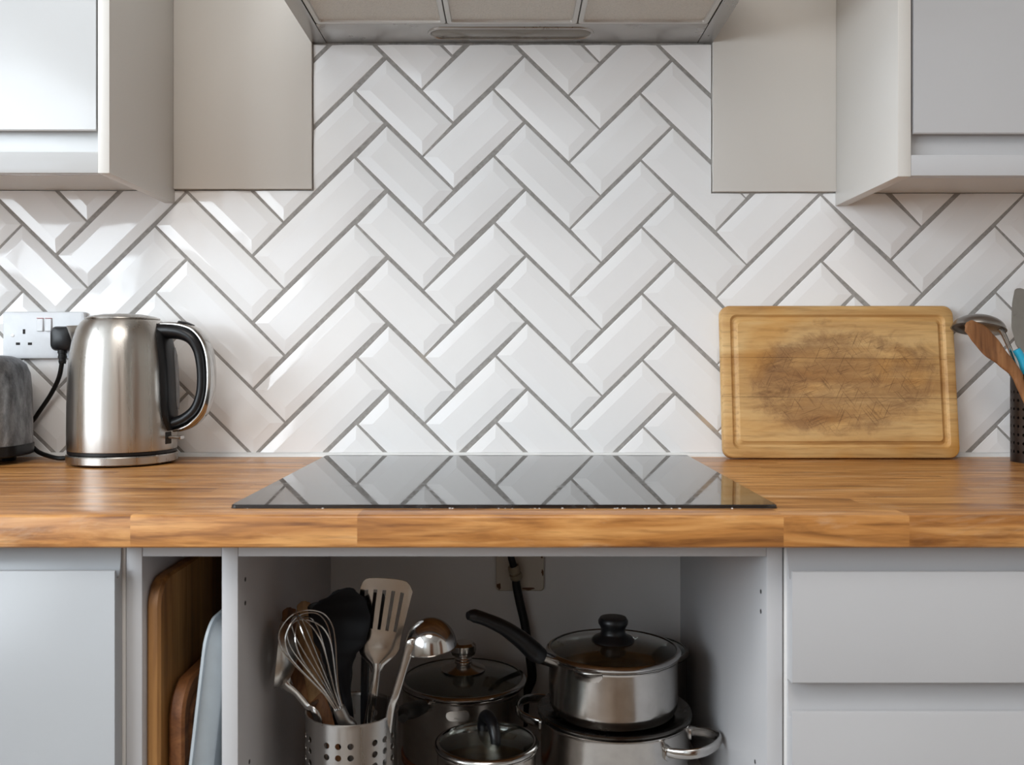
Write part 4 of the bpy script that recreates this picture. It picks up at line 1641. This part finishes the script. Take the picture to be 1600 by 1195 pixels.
# pouring lip
bm = BM()
rm = Matrix.Rotation(R(-118), 4, 'Z')
rs = []
for i in range(9):
    u = -1 + 2 * i / 8
    a_ = u * R(13)
    k_ = (1 - abs(u) ** 1.6)
    rs.append([rm @ Vector(((RS - .0006) * cos(a_), (RS - .0006) * sin(a_), hl - .017)), rm @ Vector(((RS + .0025 * k_) * cos(a_), (RS + .0025 * k_) * sin(a_), hl - .008)),
               rm @ Vector(((RS + .004 + .0055 * k_) * cos(a_), (RS + .004 + .0055 * k_) * sin(a_), hl - .0018)), rm @ Vector(((RS + .0035 + .0055 * k_) * cos(a_), (RS + .0035 + .0055 * k_) * sin(a_), hl - .0008)),
               rm @ Vector(((RS - .001) * cos(a_), (RS - .001) * sin(a_), hl - .0035))])
rings(bm, rs, False, False, closed=False)
obj('pouring_lip', bm, M_pan, sp_, smooth=60)
hd0 = P(868, 1034, 1.225) - base
hd1 = P(843, 1024, 1.206) - base
hpts = smoothpath([P(846, 1025, 1.208), P(834, 1017, 1.204), P(815, 1000, 1.200), P(788, 981, 1.190), P(760, 968, 1.182), P(741, 962, 1.176), P(731, 962, 1.172)], 6)
obj('ferrule', tube(BM(), [hd0 + (hd1 - hd0) * s_ for s_ in (0, .3, .6, 1.0)], [.0085, .0090, .0095, .0098], 18, up=(0, 1, 0), flat=.9), M_steel, sp_)
obj('handle', tube(BM(), [q_ - base for q_ in hpts], [.0102, .0122, .0110, .0092, .0080, .0082, .0050], 18, up=(0, 1, 0), flat=1.25), M_black, sp_)
glass_lid('pan_lid', 'glass lid with black knob on the long-handled saucepan', (SX, SY, ZS1 + .0026), RS + .0035, .012, 'black')

# pan hidden behind the stack
d = 1.425
BX, BY2 = (999 - 800) * d / F, d - CD
RB = 73 * d / F
ZB_ = P(999, 1018, d).z
t = thing('milk_pan', 'tall steel pot mostly hidden behind the right stack', 'pan', (BX, BY2, SH))
pan_body(t, RB, SH, ZB_, M_pan, .003, .008)
t = glass_lid('pan_lid', 'glass lid with black knob peeping out behind the saucepan', (BX, BY2, ZB_ + .0026), RB + .003, .008, None)
bm = BM()
lathe(bm, [(0, .0085), (.016, .0085), (.016, .011), (.011, .013), (.0105, .017), (.0130, .0205), (.0125, .0235), (0, .0240)], 28)
obj('knob', bm, M_black, t)

# left rear pot
d = 1.375
LX, LY = (724 - 800) * d / F, d - CD
RL = 94 * d / F
ZL = P(724, 1064, d).z
t = thing('stock_pot', 'dark steel pot standing behind the small glass-lidded saucepan', 'pan', (LX, LY, SH))
pan_body(t, RL, SH, ZL, M_pan, .003, .006)
bm = BM()
lathe(bm, [(RL - .001, .0035), (RL + .0022, .0045), (RL + .0025, .012), (RL - .0005, .014)], 72)
obj('copper_band', bm, M_copper, t)
base = Vector(t.location)
a = P(668, 1101, 1.302)
obj('ferrule', tube(BM(), [P(680, 1101, 1.312) - base, P(668, 1102, 1.296) - base, P(658, 1104, 1.282) - base], [.0085, .0090, .0095], 16, up=(0, 0, 1), flat=.9), M_steel, t)
hpts = smoothpath([P(659, 1104, 1.284), P(648, 1108, 1.262), P(634, 1112, 1.235), P(628, 1116, 1.205), P(630, 1122, 1.185)], 6)
obj('handle', tube(BM(), [q_ - base for q_ in hpts], [.0105, .0120, .0115, .0100, .0060], 16, up=(0, 0, 1), flat=.9), M_black, t)
bm = BM()
rings(bm, [[(x, y, z) for x, y, z in [((RL + .0002 + o_) * sin(a_), -(RL + .0002 + o_) * cos(a_), (ZL - SH) - .018 + b_ * .8) for a_, b_ in [(u * .9 / RL * 1.0, v) for u, v in rrect(.036, .017, .0085, 6)]]] for o_ in (0, .0008)])
put(bm, Matrix.Rotation(R(-2), 4, 'Z'))
obj('badge', bm, M_pan, t, smooth=60)
glass_lid('pan_lid', 'dark glass lid with steel knob on the left rear pot', (LX, LY, ZL + .0026), RL + .0030, .014, 'steel')

# small front saucepan with glass lid
d = 1.17
CX, CYY = (760.5 - 800) * d / F, d - CD
RC = 77 * d / F
ZC_ = P(760, 1164, d).z
t = thing('small_saucepan', 'small steel saucepan in front with an arched black lid handle', 'pan', (CX, CYY, SH))
pan_body(t, RC, SH, ZC_, M_pan, .003, .008)
t = glass_lid('pan_lid', 'small glass lid with an arched black handle in front', (CX, CYY, ZC_ + .0026), RC + .0028, .009, None)
base = Vector((CX, CYY, ZC_ + .0026))
hpts = smoothpath([Vector((-.0040, .022, .007)), Vector((-.0045, .022, .018)), Vector((-.0020, .016, .0275)), Vector((.0030, .004, .0305)), Vector((.0080, -.010, .0255)), Vector((.0110, -.018, .015)), Vector((.0115, -.020, .006))], 6)
obj('handle', tube(BM(), hpts, [.0085, .0080, .0078, .0075, .0072, .0068, .0062], 16), M_black, t)

print('tiles', ntile)
